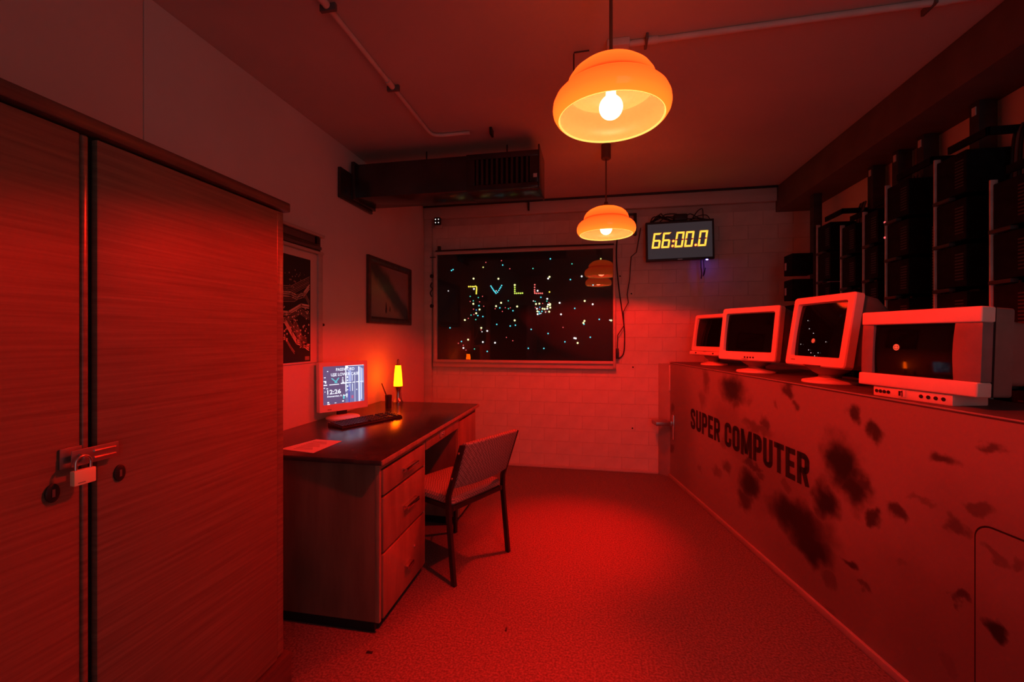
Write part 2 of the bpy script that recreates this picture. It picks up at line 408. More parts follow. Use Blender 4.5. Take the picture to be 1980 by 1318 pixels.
def text_mb(body, x0, x1, z0, z1, y, offset=0.0, extrude=0.0, mb=None, sep=1.0):
    """letters fitted into a rectangle of the x-z plane that faces -y"""
    cu = bpy.data.curves.new('lettering', 'FONT'); cu.body = body; cu.size = 1.0; cu.offset = offset; cu.resolution_u = 3
    cu.space_character = sep
    ob = bpy.data.objects.new('lettering_source', cu); COL.objects.link(ob)
    dg = bpy.context.evaluated_depsgraph_get(); dg.update()
    me = bpy.data.meshes.new_from_object(ob.evaluated_get(dg))
    vs = [v.co.copy() for v in me.vertices]; fs = [tuple(p.vertices) for p in me.polygons]
    bpy.data.objects.remove(ob); bpy.data.curves.remove(cu); bpy.data.meshes.remove(me)
    ax, bx = min(v.x for v in vs), max(v.x for v in vs); az, bz = min(v.y for v in vs), max(v.y for v in vs)
    out = [(x0 + (v.x - ax) / (bx - ax) * (x1 - x0), y, z0 + (v.y - az) / (bz - az) * (z1 - z0)) for v in vs]
    mb = mb or MB()
    return mb.add(out, fs)


# ------------------------------------------------------------------ the room
o = struct(MB().box(XL - 0.1, XR + 0.1, YF, YB + 0.1, -0.08, 0).build('floor', 'carpet'))
o = struct(MB().box(XL - 0.1, XR + 0.1, YF, YB + 0.1, ZC, ZC + 0.08).build('ceiling', 'ceiling'))
wl = struct(MB().box(XL - 0.1, XL - 0.010, YF, YB, 0, ZC).build('wall_left', 'mortar'))
for y0, y1 in ((YF, 1.394), (1.3975, YB - 0.0)):
    MB().box(XL - 0.012, XL, y0, y1, 0, ZC - 0.001).build('panel', 'plaster', wl, 0.0015)
struct(MB().box(XR, XR + 0.1, YF, YB, 0, ZC).build('wall_right', 'plaster'))
wb = struct(MB().box(XL - 0.1, XR + 0.1, YB, YB + 0.1, 0, ZC).build('wall_back', 'mortar'))
# unseen wall behind the viewer, its right-hand opening placed to let in world fill light
struct(MB().box(XL - 0.1, 0.50, YF - 0.1, YF, 0, ZC).build('wall_front', 'plaster'))
# painted brick courses of the far wall, one object each, round the light board
BW, BH = 0.25, 0.1285
brick_me = {}
def brick_mesh(w):
    w = round(w, 3)
    if w not in brick_me:
        brick_me[w] = MB().box(0.0010, w - 0.0010, -0.0038, 0.004, 0.0010, BH - 0.0010).mesh('brick', 'brick', 0.0010, 1)
    return brick_me[w]
row = 0; z = 0.004
while z + BH < 2.52:
    off = (0.0, 0.125)[row % 2]
    edges = [XL + 0.005]
    x = XL + 0.005 + (BW - off if off else BW)
    while x < XR - 0.02:
        edges.append(x); x += BW
    edges.append(XR - 0.001)
    for a, c in zip(edges, edges[1:]):
        segs = [(a, c)]
        if 1.02 < z + BH / 2 < 2.16:
            segs = []
            if a < -1.64: segs.append((a, min(c, -1.64)))
            if c > 0.205: segs.append((max(a, 0.205), c))
        for a2, c2 in segs:
            if c2 - a2 > 0.04:
                link('brick', brick_mesh(c2 - a2), wb, (a2, YB + random.uniform(-0.0006, 0.0006), z))
    z += BH; row += 1
for (sx, sz) in ((0.355, 1.709), (0.37, 1.005), (0.365, 0.42), (0.25, 1.88)):
    MB().lathe([(0.0065, 0), (0.0075, 0.004), (0.003, 0.006)], 10, Matrix.Translation((sx, YB - 0.010, sz)) @ Matrix.Rotation(PI / 2, 4, 'X')).build('wall_plug', 'gap', wb)
# timber round the far wall: head board, casing at the corner, skirting
struct(MB().box(-1.735, 1.615, 4.232, YB - 0.006, 2.515, 2.635).build('trim_1', 'white_wood', None, 0.004))
struct(MB().box(-1.739, -1.655, 4.245, YB - 0.006, 0.0, 2.515).build('trim_2', 'white_wood', None, 0.004))
struct(MB().box(-1.65, 0.60, 4.255, YB - 0.012, 0.0, 0.024).build('baseboard_back', 'white_wood', None, 0.003))
# boxed beam along the right wall
struct(MB().box(1.62, XR, YF, YB - 0.001, 2.424, ZC - 0.001).build('trim_3', 'beam', None, 0.004))

# ------------------------------------------------------------------ wardrobe
wr = thing('wardrobe', 'large walnut veneer two-door wardrobe with a padlocked hasp, against left wall', 'wardrobe', (-1.104, 0, 0))
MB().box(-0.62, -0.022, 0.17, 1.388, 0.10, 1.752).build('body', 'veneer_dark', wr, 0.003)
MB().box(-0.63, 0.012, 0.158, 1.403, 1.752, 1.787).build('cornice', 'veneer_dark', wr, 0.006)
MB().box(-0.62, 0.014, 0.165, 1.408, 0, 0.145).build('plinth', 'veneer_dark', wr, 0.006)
ld = MB().box(-0.02, -0.002, 0.176, 0.752, 0.15, 1.746).build('door', 'veneer', wr, 0.004)
rd = MB().box(-0.02, 0.0, 0.783, 1.350, 0.15, 1.746).build('door', 'veneer', wr, 0.004)
MB().box(-0.02, 0.002, 0.7525, 0.7655, 0.15, 1.744).build('edge_moulding', 'veneer_edge', wr, 0.004, 3)
MB().box(-0.0215, -0.016, 0.766, 0.7825, 0.15, 1.748).build('door_gap', 'gap', wr)
MB().box(-0.02, -0.006, 1.354, 1.388, 0.15, 1.75).build('stile', 'veneer_edge', wr, 0.004, 3)
def escutcheon(parent, y, z):
    mt = Matrix.Translation((0.0, y, z)) @ Matrix.Rotation(PI / 2, 4, 'Y')
    rings = []
    for r, h in ((1.0, 0.0), (1.0, 0.003), (0.75, 0.005)):
        rings.append([(0.0195 * r * math.cos(2 * PI * j / 20), 0.0125 * r * math.sin(2 * PI * j / 20), h) for j in range(20)])
    e_ = MB().loft(rings, mtx=mt).build('escutcheon', 'black_steel', parent)
    MB().box(-0.008, 0.008, -0.0025, 0.0025, 0.0048, 0.0058, mt).build('keyhole', 'steel', e_)
escutcheon(rd, 0.829, 0.977)
escutcheon(ld, 0.70, 0.975)
hs = MB().box(0.016, 0.0185, 0.722, 0.815, 1.022, 1.057).build('hasp', 'steel', wr, 0.0012)
for z0 in (1.032, 1.047):
    MB().tube([(0.019, 0.764, z0), (0.0195, 0.807, z0)], 0.0024, 8).build('hasp_rib', 'chrome', hs)
MB().box(0.0, 0.017, 0.803, 0.816, 1.026, 1.053).build('hinge_block', 'steel', hs, 0.001)
MB().box(-0.001, 0.003, 0.712, 0.752, 1.018, 1.062).build('staple_plate', 'steel', wr, 0.001)
MB().tube([(0.0, 0.737, 1.032)] + [(0.016 + 0.013 * math.sin(a), 0.737, 1.039 - 0.007 * math.cos(a)) for a in [PI * i / 8 for i in range(9)]] + [(0.0, 0.737, 1.046)], 0.0028, 8).build('staple', 'steel', wr)
pk = thing('padlock', 'small brass padlock hanging from the wardrobe hasp', 'padlock', (-1.104, -0.008, 0))
pb = MB().box(0.0215, 0.0345, 0.7245, 0.7655, 0.984, 1.016).build('lock_body', 'brass', pk, 0.002)
MB().box(0.0345, 0.0348, 0.7315, 0.745, 0.9885, 0.9905).build('engraving', 'ink', pb)
MB().tube([(0.028, 0.731, 1.010), (0.028, 0.731, 1.030)] + [(0.028, 0.745 - 0.014 * math.cos(a), 1.030 + 0.014 * math.sin(a)) for a in [PI * i / 10 for i in range(1, 10)]] + [(0.028, 0.759, 1.030), (0.028, 0.759, 1.010)], 0.0028, 10).build('shackle', 'chrome', pk)

# ------------------------------------------------------------------ desk
dk = thing('desk', 'wooden writing desk with dark top and two pedestals, along left wall', 'desk', (0, 0, 0))
DX0, DX1 = -1.735, -0.915
MB().box(DX0, -0.898, 1.715, 3.312, 0.742, 0.765).build('desktop', 'desk_top', dk, 0.004)
MB().box(-0.9, -0.892, 1.715, 3.312, 0.743, 0.764).build('edge_strip', 'edge', dk, 0.0025)
MB().box(-0.925, -0.918, 1.745, 3.28, 0.716, 0.742).build('front_rail', 'desk_wood', dk, 0.002)
MB().box(DX0, -0.935, 1.735, 2.25, 0.05, 0.742).build('pedestal', 'desk_side', dk, 0.004)
MB().box(DX0, -0.935, 2.85, 3.285, 0.05, 0.742).build('pedestal', 'desk_side', dk, 0.004)
MB().box(-0.937, -0.916, 1.735, 1.752, 0.05, 0.740).build('corner_post', 'edge', dk, 0.002)
MB().box(DX0 + 0.02, -0.95, 1.75, 2.24, 0, 0.05).build('plinth', 'gap', dk)
MB().box(DX0 + 0.02, -0.95, 2.86, 3.275, 0, 0.05).build('plinth', 'gap', dk)
MB().box(-1.62, -1.60, 2.25, 2.85, 0.25, 0.742).build('modesty_panel', 'desk_side', dk)
MB().box(-1.45, -0.94, 2.252, 2.848, 0.655, 0.735).build('drawer_case', 'desk_side', dk)
def pull(parent, x, y0, y1, z, t=0.017):
    MB().box(x, x + 0.004, y0, y1, z - t * 0.7, z + t * 0.7).box(x, x + 0.026, y0, y1, z + t * 0.45, z + t * 0.75).box(x + 0.021, x + 0.026, y0, y1, z - t * 0.35, z + t * 0.75).build('handle', 'chrome', parent, 0.0012)
for z0, z1, hy0, hy1, hz in ((0.596, 0.708, 1.955, 2.10, 0.647), (0.345, 0.584, 1.965, 2.105, 0.462), (0.052, 0.333, 1.975, 2.04, 0.165)):
    d = MB().box(-0.936, -0.912, 1.764, 2.232, z0, z1).build('drawer', 'desk_wood', dk, 0.004)
    pull(d, -0.912, hy0, hy1, hz)
    if hz < 0.2:
        MB().lathe([(0.009, 0), (0.009, 0.004), (0.005, 0.005)], 14, Matrix.Translation((-0.912, 2.10, 0.215)) @ Matrix.Rotation(PI / 2, 4, 'Y')).build('lock', 'chrome', d)
d = MB().box(-0.942, -0.914, 2.262, 2.838, 0.668, 0.728).build('drawer', 'desk_wood', dk, 0.003)
MB().box(-0.914, -0.911, 2.47, 2.56, 0.683, 0.718).lathe([(0.009, 0), (0.009, 0.006), (0.004, 0.007)], 12, Matrix.Translation((-0.912, 2.53, 0.70)) @ Matrix.Rotation(PI / 2, 4, 'Y')).build('lock_plate', 'chrome', d, 0.0008)
d = MB().box(-0.936, -0.912, 2.868, 3.272, 0.052, 0.708).build('cupboard_door', 'desk_wood', dk, 0.004)
pull(d, -0.912, 2.90, 2.93, 0.52)
MB().box(-0.937, -0.916, 2.850, 2.864, 0.05, 0.740).build('corner_post', 'edge', dk, 0.002)
MB().box(-0.937, -0.916, 2.236, 2.250, 0.05, 0.716).build('corner_post', 'edge', dk, 0.002)
MB().box(-0.937, -0.916, 3.273, 3.285, 0.05, 0.740).build('corner_post', 'edge', dk, 0.002)

# ------------------------------------------------------------------ things on the desk
# flat screen: local -y is the front
lc = thing('computer_monitor', 'small flat computer monitor showing a password screen, on the desk', 'monitor', (-1.618, 2.575, 0.765), math.radians(59.8))
# faces (0.865,-0.502)
W_, H_ = 0.336, 0.318
zc = 0.052 + H_ / 2
TL = Matrix.Translation((0, -0.005, 0)) @ Matrix.Rotation(math.radians(-1.5), 4, 'X')
outer = rrect(W_, H_, 0.008, 4, 0, zc); outi = rrect(W_ - 0.006, H_ - 0.006, 0.006, 4, 0, zc)
inn = rrect(0.283, 0.243, 0.002, 4, 0.0, zc + 0.010)
MB(TL).loft([ringy(outer, 0.018), ringy(outer, -0.016), ringy(outi, -0.020), ringy(inn, -0.019), ringy(inn, -0.012)], False, False).build('bezel', 'beige', lc)
MB(TL).loft([ringy(rrect(W_ - 0.004, H_ - 0.004, 0.008, 4, 0, zc), 0.016), ringy(rrect(W_ - 0.03, H_ - 0.03, 0.012, 4, 0, zc), 0.036), ringy(rrect(0.2, 0.2, 0.02, 4, 0, zc), 0.05)], True, True).build('shell', 'shaded_beige_shell', lc)
MB(TL).box(-0.115, -0.09, -0.0206, -0.019, 0.066, 0.069).build('badge', 'black_print', lc)
sc0 = MB(TL).box(-0.1415, 0.1415, -0.013, -0.010, zc + 0.010 - 0.1215, zc + 0.010 + 0.1215).build('screen', 'lcd_a', lc)
def onscr(u0, u1, v0, v1, d=0.0):
    """fractions of the screen, v from the bottom"""
    return (-0.1415 + 0.283 * u0, -0.1415 + 0.283 * u1, -0.0136 - d, -0.0132 - d, zc + 0.010 - 0.1215 + 0.243 * v0, zc + 0.010 - 0.1215 + 0.243 * v1)
MB(TL).box(*onscr(0.53, 1.0, 0, 1)).build('screen_picture', 'lcd_b', sc0)
mb = MB(TL)
for (u0, u1, v0, v1) in ((.86, .885, 0, .96), (.93, .945, .05, .92), (.535, .555, .30, 1), (.555, .60, .93, 1), (.53, .60, .52, .55), (.60, .68, .52, .545), (.70, .78, .525, .545), (.80, .86, .53, .55), (.90, .99, .535, .55), (.765, .775, .55, .8), (.765, .772, .0, .52), (.70, .715, .3, .5), (.70, .712, .58, .75), (.57, .60, .66, .71), (.57, .60, .58, .62), (.57, .60, .42, .46), (.57, .60, .33, .36), (.555, .575, .14, .25),
                         (.02, .10, .50, .525), (.15, .38, .505, .525), (.42, .53, .515, .545), (.45, .50, .55, .575), (.45, .49, .59, .61), (.45, .485, .63, .65), (.455, .485, .67, .69), (.10, .13, .86, .88), (.03, .07, .70, .72), (.24, .28, .73, .75), (.02, .08, .60, .625), (.05, .08, .56, .6), (.02, .05, .43, .45), (.08, .12, .41, .43), (.04, .06, .33, .35), (.10, .14, .04, .07), (.10, .16, -.0, .02), (.27, .31, .02, .035), (.45, .49, .04, .07), (.8, .83, .32, .34), (.6, 1, .985, 1)):
    mb.box(*onscr(u0, u1, max(v0, 0), v1, 0.0005))
mb.build('screen_light', 'lcd_w', sc0)['kind'] = 'stuff'
mb = MB(TL)
for (u0, u1, v0, v1) in ((.885, .925, .0, .95), (.96, .99, .5, .9), (.61, .68, .56, .86), (.62, .66, .30, .5)):
    mb.box(*onscr(u0, u1, v0, v1, 0.0003))
mb.build('screen_light', 'lcd_d', sc0)['kind'] = 'stuff'
MB(TL).box(*onscr(.61, .632, 0, .42, 0.0004)).build('screen_light', 'lcd_e', sc0)
MB(TL).box(*onscr(.68, .73, .1, .18, 0.0004)).build('screen_light', 'lcd_p', sc0)
mb = MB(TL)
for k in range(6):
    for sg in (0, 1):
        uu = .20 + .022 * k if not sg else .34 - .012 * k + .0
        vv = .66 - .022 * k
        mb.box(*onscr(uu if not sg else .355 - .016 * k, (uu if not sg else .355 - .016 * k) + .028, vv, vv + .028, 0.0006))
mb.box(*onscr(.47, .51, .11, .2, 0.0006)).build('screen_light', 'lcd_c', sc0)['kind'] = 'stuff'
mb = MB(TL)
def scr_text(t, u0, u1, v0, v1, off=0.012):
    a = onscr(u0, u1, v0, v1); text_mb(t, a[0], a[1], a[4], a[5], -0.0146, off, 0, mb)
scr_text('PASSWORD', .31, .76, .865, .945)
scr_text('USE LOWER CASE', .19, .87, .735, .815)
scr_text('12:26', .10, .42, .265, .385, 0.02)
scr_text('Donnerstag, 8. April', .10, .58, .175, .235, 0.02)
mb.build('lettering', 'lcd_w', sc0)['kind'] = 'stuff'
MB().lathe([(0.106, 0), (0.106, 0.008), (0.10, 0.014), (0.06, 0.021), (0.03, 0.024)], 36).build('foot', 'beige', lc)
MB().box(-0.032, 0.032, 0.004, 0.03, 0.018, 0.10).build('neck', 'black_plastic', lc, 0.004)

kb = thing('keyboard', 'black computer keyboard lying on the desk in front of the monitor', 'keyboard', (-1.39, 2.475, 0.765), math.atan2(2.64 - 2.22, -1.221 + 1.406))
MB().prism([(-0.072, 0), (0.072, 0), (0.072, 0.022), (0.066, 0.025), (-0.066, 0.013), (-0.072, 0.010)], -0.222, 0.222, 'x').build('case', 'black_plastic', kb, 0.002)
mb = MB()
for r in range(6):
    yy = -0.056 + r * 0.0195 + (0.006 if r == 5 else 0)
    zz = 0.0145 + (yy + 0.066) / 0.132 * 0.012
    for c in range(22):
        if c in (15, 19) or (r == 2 and 15 < c < 19): continue
        if r == 0 and 4 < c < 9: continue
        xx = -0.209 + c * 0.0199
        mb.loft([[(xx - s, yy - s, zz), (xx + s, yy - s, zz), (xx + s, yy + s, zz), (xx - s, yy + s, zz)] for s, zz in ((0.0088, zz - 0.003), (0.0068, zz + 0.005))])
    if r == 0: mb.loft([[(x_, y_, zz + h) for x_, y_ in ((-0.118 + i, yy - s), (-0.022 - i, yy - s), (-0.022 - i, yy + s), (-0.118 + i, yy + s))] for s, h, i in ((0.0088, -0.003, 0), (0.0068, 0.005, 0.002))])
k_ = mb.build('keys', 'black_plastic', kb); k_['kind'] = 'stuff'

pp = tag(MB().add([(-1.46, 1.80, 0.7655), (-1.262, 1.768, 0.7655), (-1.262, 1.998, 0.7655), (-1.412, 2.004, 0.7655), (-1.46, 1.80, 0.7668), (-1.262, 1.768, 0.7668), (-1.262, 1.998, 0.7668), (-1.412, 2.004, 0.7668)], [(0, 3, 2, 1), (4, 5, 6, 7), (0, 1, 5, 4), (1, 2, 6, 5), (2, 3, 7, 6), (3, 0, 4, 7)]).build('paper_sheet', 'paper', None, smooth=False), 'printed white paper sheet lying on the near left end of the desk', 'paper')
mb = MB()
for i in range(9):
    mb.box(-1.40, -1.30 - (i % 3) * 0.012, 1.815 + i * 0.018, 1.820 + i * 0.018, 0.7669, 0.7671)
mb.build('print', 'ink', pp)

cp = thing('pen_cup', 'small dark tumbler on the desk by the lava lamp', 'cup', (-1.535, 3.048, 0.765))
MB().lathe([(0.0, 0.004), (0.022, 0.004), (0.0235, 0.0), (0.0265, 0.088), (0.0245, 0.088), (0.0215, 0.008), (0.0, 0.008)], 24, cap0=False, cap1=False).build('tumbler', 'cup', cp)
tag(MB().tube([(-1.532, 3.053, 0.776), (-1.546, 3.036, 0.850), (-1.576, 3.020, 0.945)], 0.0042, 8).build('pen', 'frame_dark'), 'dark pen leaning in the tumbler on the desk', 'pen')

lv = thing('lava_lamp', 'small glowing yellow lava lamp on the far end of the desk', 'lamp', (-1.557, 3.258, 0.765))
MB().lathe([(0.0, 0), (0.042, 0), (0.042, 0.008), (0.034, 0.016), (0.028, 0.05), (0.024, 0.085), (0.028, 0.12), (0.0345, 0.133), (0.0, 0.134)], 28, cap0=False, cap1=False).build('base', 'lava_base', lv)
MB().lathe([(0.0, 0.134), (0.0350, 0.134), (0.0345, 0.15), (0.029, 0.235), (0.0220, 0.300), (0.0, 0.301)], 28, cap0=False, cap1=False).build('globe', 'lava', lv)
cp_ = MB().lathe([(0.0, 0.3005), (0.0205, 0.3005), (0.020, 0.308), (0.0, 0.309)], 24, cap0=False, cap1=False).build('cap', 'lampmetal', lv)
MB().tube([(0.0, -0.013, 0.306), (0.0, -0.0125, 0.335)] + [(0, -0.012 * math.cos(a), 0.335 + 0.013 * math.sin(a)) for a in [PI * i / 8 for i in range(1, 8)]] + [(0.0, 0.0125, 0.335), (0.0, 0.014, 0.306)], 0.0032, 8).build('cap_loop', 'lampmetal', cp_)

# ------------------------------------------------------------------ chair (local +x forward)
fx = Vector((-0.892, 0.452, 0)).normalized()
rzc = math.atan2(fx.y, fx.x)
cx, cy = (-0.714 - 0.509) / 2, (2.147 + 2.553) / 2
ch = thing('upholstered_chair', 'red-lit woven fabric chair with black square tube legs, pulled up to the desk', 'chair', (cx, cy, 0), rzc)
HW = 0.2275
for s in (-1, 1):
    # rear post: foot, bend under the seat, raked back
    path = [(0.0, s * HW, 0.0), (0.042, s * HW, 0.385), (0.040, s * HW, 0.46), (-0.062, s * HW, 0.742)]
    rings = []
    for (px, py, pz) in path:
        rings.append([(px - 0.014, py - 0.0105, pz), (px + 0.014, py - 0.0105, pz), (px + 0.014, py + 0.0105, pz), (px - 0.014, py + 0.0105, pz)])
    lg = MB().loft(rings).build('leg', 'black_steel', ch, 0.003)
    for zz in (0.56, 0.70):
        xx = 0.040 - 0.102 * (zz - 0.46) / 0.282
        MB().lathe([(0.007, 0), (0.006, 0.003), (0.002, 0.004)], 12, Matrix.Translation((xx, s * (HW + 0.0105), zz)) @ Matrix.Rotation(-s * PI / 2, 4, 'X')).build('bolt', 'chrome', lg)
    fp = [(0.435, s * (HW - 0.012), 0.0), (0.418, s * (HW - 0.022), 0.40)]
    MB().loft([[(px - 0.0105, py - 0.0105, pz), (px + 0.0105, py - 0.0105, pz), (px + 0.0105, py + 0.0105, pz), (px - 0.0105, py + 0.0105, pz)] for px, py, pz in fp]).build('leg', 'black_steel', ch, 0.002)
    MB().box(0.03, 0.42, s * (HW - 0.03) - 0.009, s * (HW - 0.03) + 0.009, 0.372, 0.398).build('seat_rail', 'black_steel', ch, 0.002)
    MB().tube([(0.42, s * (HW - 0.024), 0.26), (0.33, s * (HW - 0.03), 0.376)], 0.006, 8).build('brace', 'black_steel', ch)
MB().box(0.032, 0.05, -HW, HW, 0.372, 0.396).build('seat_rail', 'black_steel', ch, 0.002)
# seat: soft pad
def pad(x0, x1, hw, z0, z1, r=0.03, crown=0.012):
    n = 14; ringsets = []
    for k, (ins, zz) in enumerate(((0.012, z0), (0.0, z0 + 0.012), (0.0, z1 - 0.016), (0.010, z1 - 0.004), (0.03, z1))):
        ringsets.append([(p[0], p[1], zz) for p in rrect(x1 - x0 - 2 * ins, 2 * hw - 2 * ins, max(r - ins, 0.006), 4, (x0 + x1) / 2, 0)])
    last = ringsets[-1]
    for f, dz in ((0.7, crown * 0.7), (0.35, crown)):
        ringsets.append([((x0 + x1) / 2 + (p[0] - (x0 + x1) / 2) * f, p[1] * f, z1 + dz) for p in last])
    return MB().loft(ringsets)
pad(0.035, 0.455, 0.208, 0.398, 0.446).build('seat', 'fabric', ch)
# backrest: curved padded panel between the posts
rings = []
N = 12
for i in range(N + 1):
    t = -1 + 2 * i / N
    y = t * 0.214
    bow = -0.030 * (1 - t * t)
    prof = []
    hh = 0.130
    for (u, w) in ((-0.020, -1), (-0.024, -0.93), (-0.024, 0.0), (-0.024, 0.92), (-0.018, 0.985), (-0.006, 1.0), (0.008, 0.985), (0.014, 0.9), (0.014, 0.0), (0.014, -0.95), (0.008, -1.0)):
        z = 0.632 + w * hh - 0.012 * t * t * max(w, 0)
        x = 0.040 - 0.102 * (z - 0.46) / 0.282 + u + bow + 0.004
        prof.append((x, y, z))
    rings.append(prof)
MB().loft(rings).build('backrest', 'fabric', ch, 0.002)

# ------------------------------------------------------------------ left wall: poster and painting
ps = thing('circuit_poster', 'pale wall cabinet panel holding a black circuit board poster, behind the wardrobe on left wall', 'poster', (XL, 0, 0))
MB().box(0.0005, 0.010, 1.62, 2.462, 1.135, 1.815).build('backing', 'plaster', ps, 0.001)
MB().box(0.0005, 0.022, 2.462, 2.507, 1.135, 1.828).build('frame_bar', 'white_wood', ps, 0.003)
MB().box(0.0005, 0.030, 1.62, 2.507, 1.822, 1.838).build('frame_bar', 'white_wood', ps, 0.003)
MB().box(0.0005, 0.034, 1.62, 2.512, 1.932, 1.950).build('frame_bar', 'white_wood', ps, 0.003)
MB().box(0.0005, 0.012, 1.62, 2.495, 1.842, 1.930).build('recess', 'frame_dark', ps)
MB().box(0.010, 0.020, 1.62, 2.43, 1.885, 1.928).build('roller', 'beam', ps, 0.004)
MB().box(0.0005, 0.026, 2.440, 2.468, 1.885, 1.930).build('bracket', 'black_steel', ps, 0.002)
for k in range(3):
    MB().tube(spline([(0.02, 1.62, 1.90 - 0.012 * k), (0.026, 2.0, 1.872 - 0.010 * k), (0.026, 2.25, 1.858 - 0.005 * k), (0.022, 2.49, 1.868 - 0.006 * k)]), 0.0035, 6).build('wire', 'cable_grey', ps)
pst = MB().box(0.0100, 0.0115, 1.70, 2.396, 1.146, 1.773).build('poster_sheet', 'poster_black', ps)
tr_, td_ = MB(), MB()
def strip(mbx, pts, w):
    for (a, c) in zip(pts, pts[1:]):
        dx, dz = c[0] - a[0], c[1] - a[1]; L = math.hypot(dx, dz)
        if L < 1e-5: continue
        nx, nz_ = -dz / L * w / 2, dx / L * w / 2; ex, ez = dx / L * w * .4, dz / L * w * .4
        mbx.add([(0.01165, a[0] - ex + nx, a[1] - ez + nz_), (0.01165, a[0] - ex - nx, a[1] - ez - nz_), (0.01165, c[0] + ex - nx, c[1] + ez - nz_), (0.01165, c[0] + ex + nx, c[1] + ez + nz_)], [(0, 1, 2, 3)])
rg = random.Random(3)
ymin, ymax = 1.72, 2.385
def bundle(y0, z0, n, pitch, shape, w, mbx):
    for k in range(n):
        pts = [(y0, z0 - k * pitch)]
        for (dy, dz) in shape:
            pts.append((pts[-1][0] + dy, pts[-1][1] + dz))
        pts = [(min(max(p[0], ymin), ymax), min(max(p[1], 1.16), 1.74)) for p in pts]
        strip(mbx, pts, w if k % 3 else w * 1.5)
bundle(2.00, 1.58, 6, .010, [(.22, 0.012), (.17, .075)], .003, td_)
bundle(2.00, 1.556, 3, .0125, [(.22, 0), (.05, -.012), (.06, .018), (.12, .055)], .0055, tr_)
bundle(2.00, 1.512, 4, .009, [(.25, .02), (.06, .03), (.04, 0), (.05, -.045)], .0028, td_)
bundle(2.00, 1.44, 2, .014, [(.20, .0), (.11, .052), (.07, -.004)], .008, tr_)
bundle(2.00, 1.405, 5, .009, [(.23, .03), (.07, .035), (.05, -.02), (.05, -.01)], .003, td_)
bundle(2.00, 1.46, 3, .012, [(.17, -.06), (.06, -.075), (.04, -.045), (.05, -.012), (.06, -.03)], .0075, tr_)
bundle(2.19, 1.41, 3, .010, [(.03, -.03), (.05, -.055), (.05, -.075), (.03, 0)], .003, td_)
bundle(2.24, 1.40, 6, .009, [(.03, -.02), (.05, -.08), (.04, -.01)], .0026, td_)
bundle(2.30, 1.245, 2, .012, [(.02, .01), (.07, -.006)], .005, tr_)
bundle(2.17, 1.30, 2, .012, [(.05, -.06), (.03, -.03)], .0045, td_)
def dot(mbx, y, z, r):
    mbx.add([(0.0117, y + r * math.cos(2 * PI * j / 8), z + r * math.sin(2 * PI * j / 8)) for j in range(8)], [tuple(range(8))])
for _ in range(70):
    dot(tr_, rg.uniform(2.10, 2.385), rg.uniform(1.27, 1.47), rg.uniform(.003, .0065))
for _ in range(24):
    dot(td_, rg.uniform(2.17, 2.38), rg.uniform(1.55, 1.70), rg.uniform(.003, .006))
tr_.build('circuit_print', 'trace', pst, smooth=False)['kind'] = 'stuff'; td_.build('circuit_print', 'trace_dim', pst, smooth=False)['kind'] = 'stuff'
MB().box(0.0116, 0.0118, 2.345, 2.385, 1.155, 1.178).build('emblem_print', 'trace_dim', pst)

pf = thing('framed_painting', 'dark framed landscape painting on left wall above the lava lamp', 'picture', (XL, 3.485, 1.672))
fw, fh = 0.80, 0.535
ow = [(-fw / 2, -fh / 2), (fw / 2, -fh / 2), (fw / 2, fh / 2), (-fw / 2, fh / 2)]
def rect(i, x): return [(x, (fw / 2 - i) * sy, (fh / 2 - i) * sz) for sy, sz in ((-1, -1), (1, -1), (1, 1), (-1, 1))]
MB().loft([rect(0, 0.001), rect(0, 0.020), rect(0.010, 0.028), rect(0.035, 0.024), rect(0.050, 0.014), rect(0.056, 0.006)], True, False).build('frame', 'frame_dark', pf, 0.0015)
cv = MB().box(0.004, 0.008, -fw / 2 + 0.054, fw / 2 - 0.054, -fh / 2 + 0.054, fh / 2 - 0.054).build('canvas', 'canvas', pf)
mb = MB()
for (yy, zz, r1, r2) in ((-0.09, -0.13, .016, .05), (-0.02, -0.135, .010, .026)):
    mb.add([(0.0084, yy + r1 * math.cos(2 * PI * j / 10) * (0.5 if math.sin(2 * PI * j / 10) > 0 else 1), zz + r2 * math.sin(2 * PI * j / 10)) for j in range(10)], [tuple(range(10))])
mb.build('painted_figures', 'black_print', cv, smooth=False)
tag(MB().lathe([(0.0, 0), (0.010, 0), (0.008, 0.010), (0.0, 0.012)], 12, Matrix.Translation((XL, 2.535, 1.375)) @ Matrix.Rotation(PI / 2, 4, 'Y'), cap0=False, cap1=False).build('wall_hook', 'black_steel'), 'tiny dark hook on left wall right of the circuit poster', 'hook')

# ------------------------------------------------------------------ light board on the far wall
lb = thing('light_board', 'wide dark glazed board of coloured light dots framed on the far wall', 'light board', (0, 0, 0))
MB().box(-1.60, 0.195, 4.262, 4.272, 1.05, 2.15).build('back_board', 'board', lb)
MB().box(-1.625, -1.592, 4.222, 4.272, 1.035, 2.165).build('frame_bar', 'white_wood', lb, 0.003)
MB().box(0.182, 0.207, 4.215, 4.272, 1.0, 2.165).build('frame_bar', 'white_wood', lb, 0.003)
MB().box(-1.592, 0.182, 4.222, 4.272, 2.142, 2.172).build('frame_bar', 'white_wood', lb, 0.003)
MB().box(-1.592, 0.182, 4.205, 4.272, 1.035, 1.062).build('frame_bar', 'white_wood', lb, 0.003)
MB().box(-1.635, 0.21, 4.228, 4.274, 0.985, 1.034).build('sill', 'white_wood', lb, 0.006)
MB().box(-1.593, 0.183, 4.236, 4.239, 1.060, 2.144, Matrix.Translation((0, 4.237, 1.6)) @ Matrix.Rotation(math.radians(0.35), 4, 'X') @ Matrix.Rotation(math.radians(-0.15), 4, 'Z') @ Matrix.Translation((0, -4.237, -1.6))).build('glass_pane', 'pane', lb)
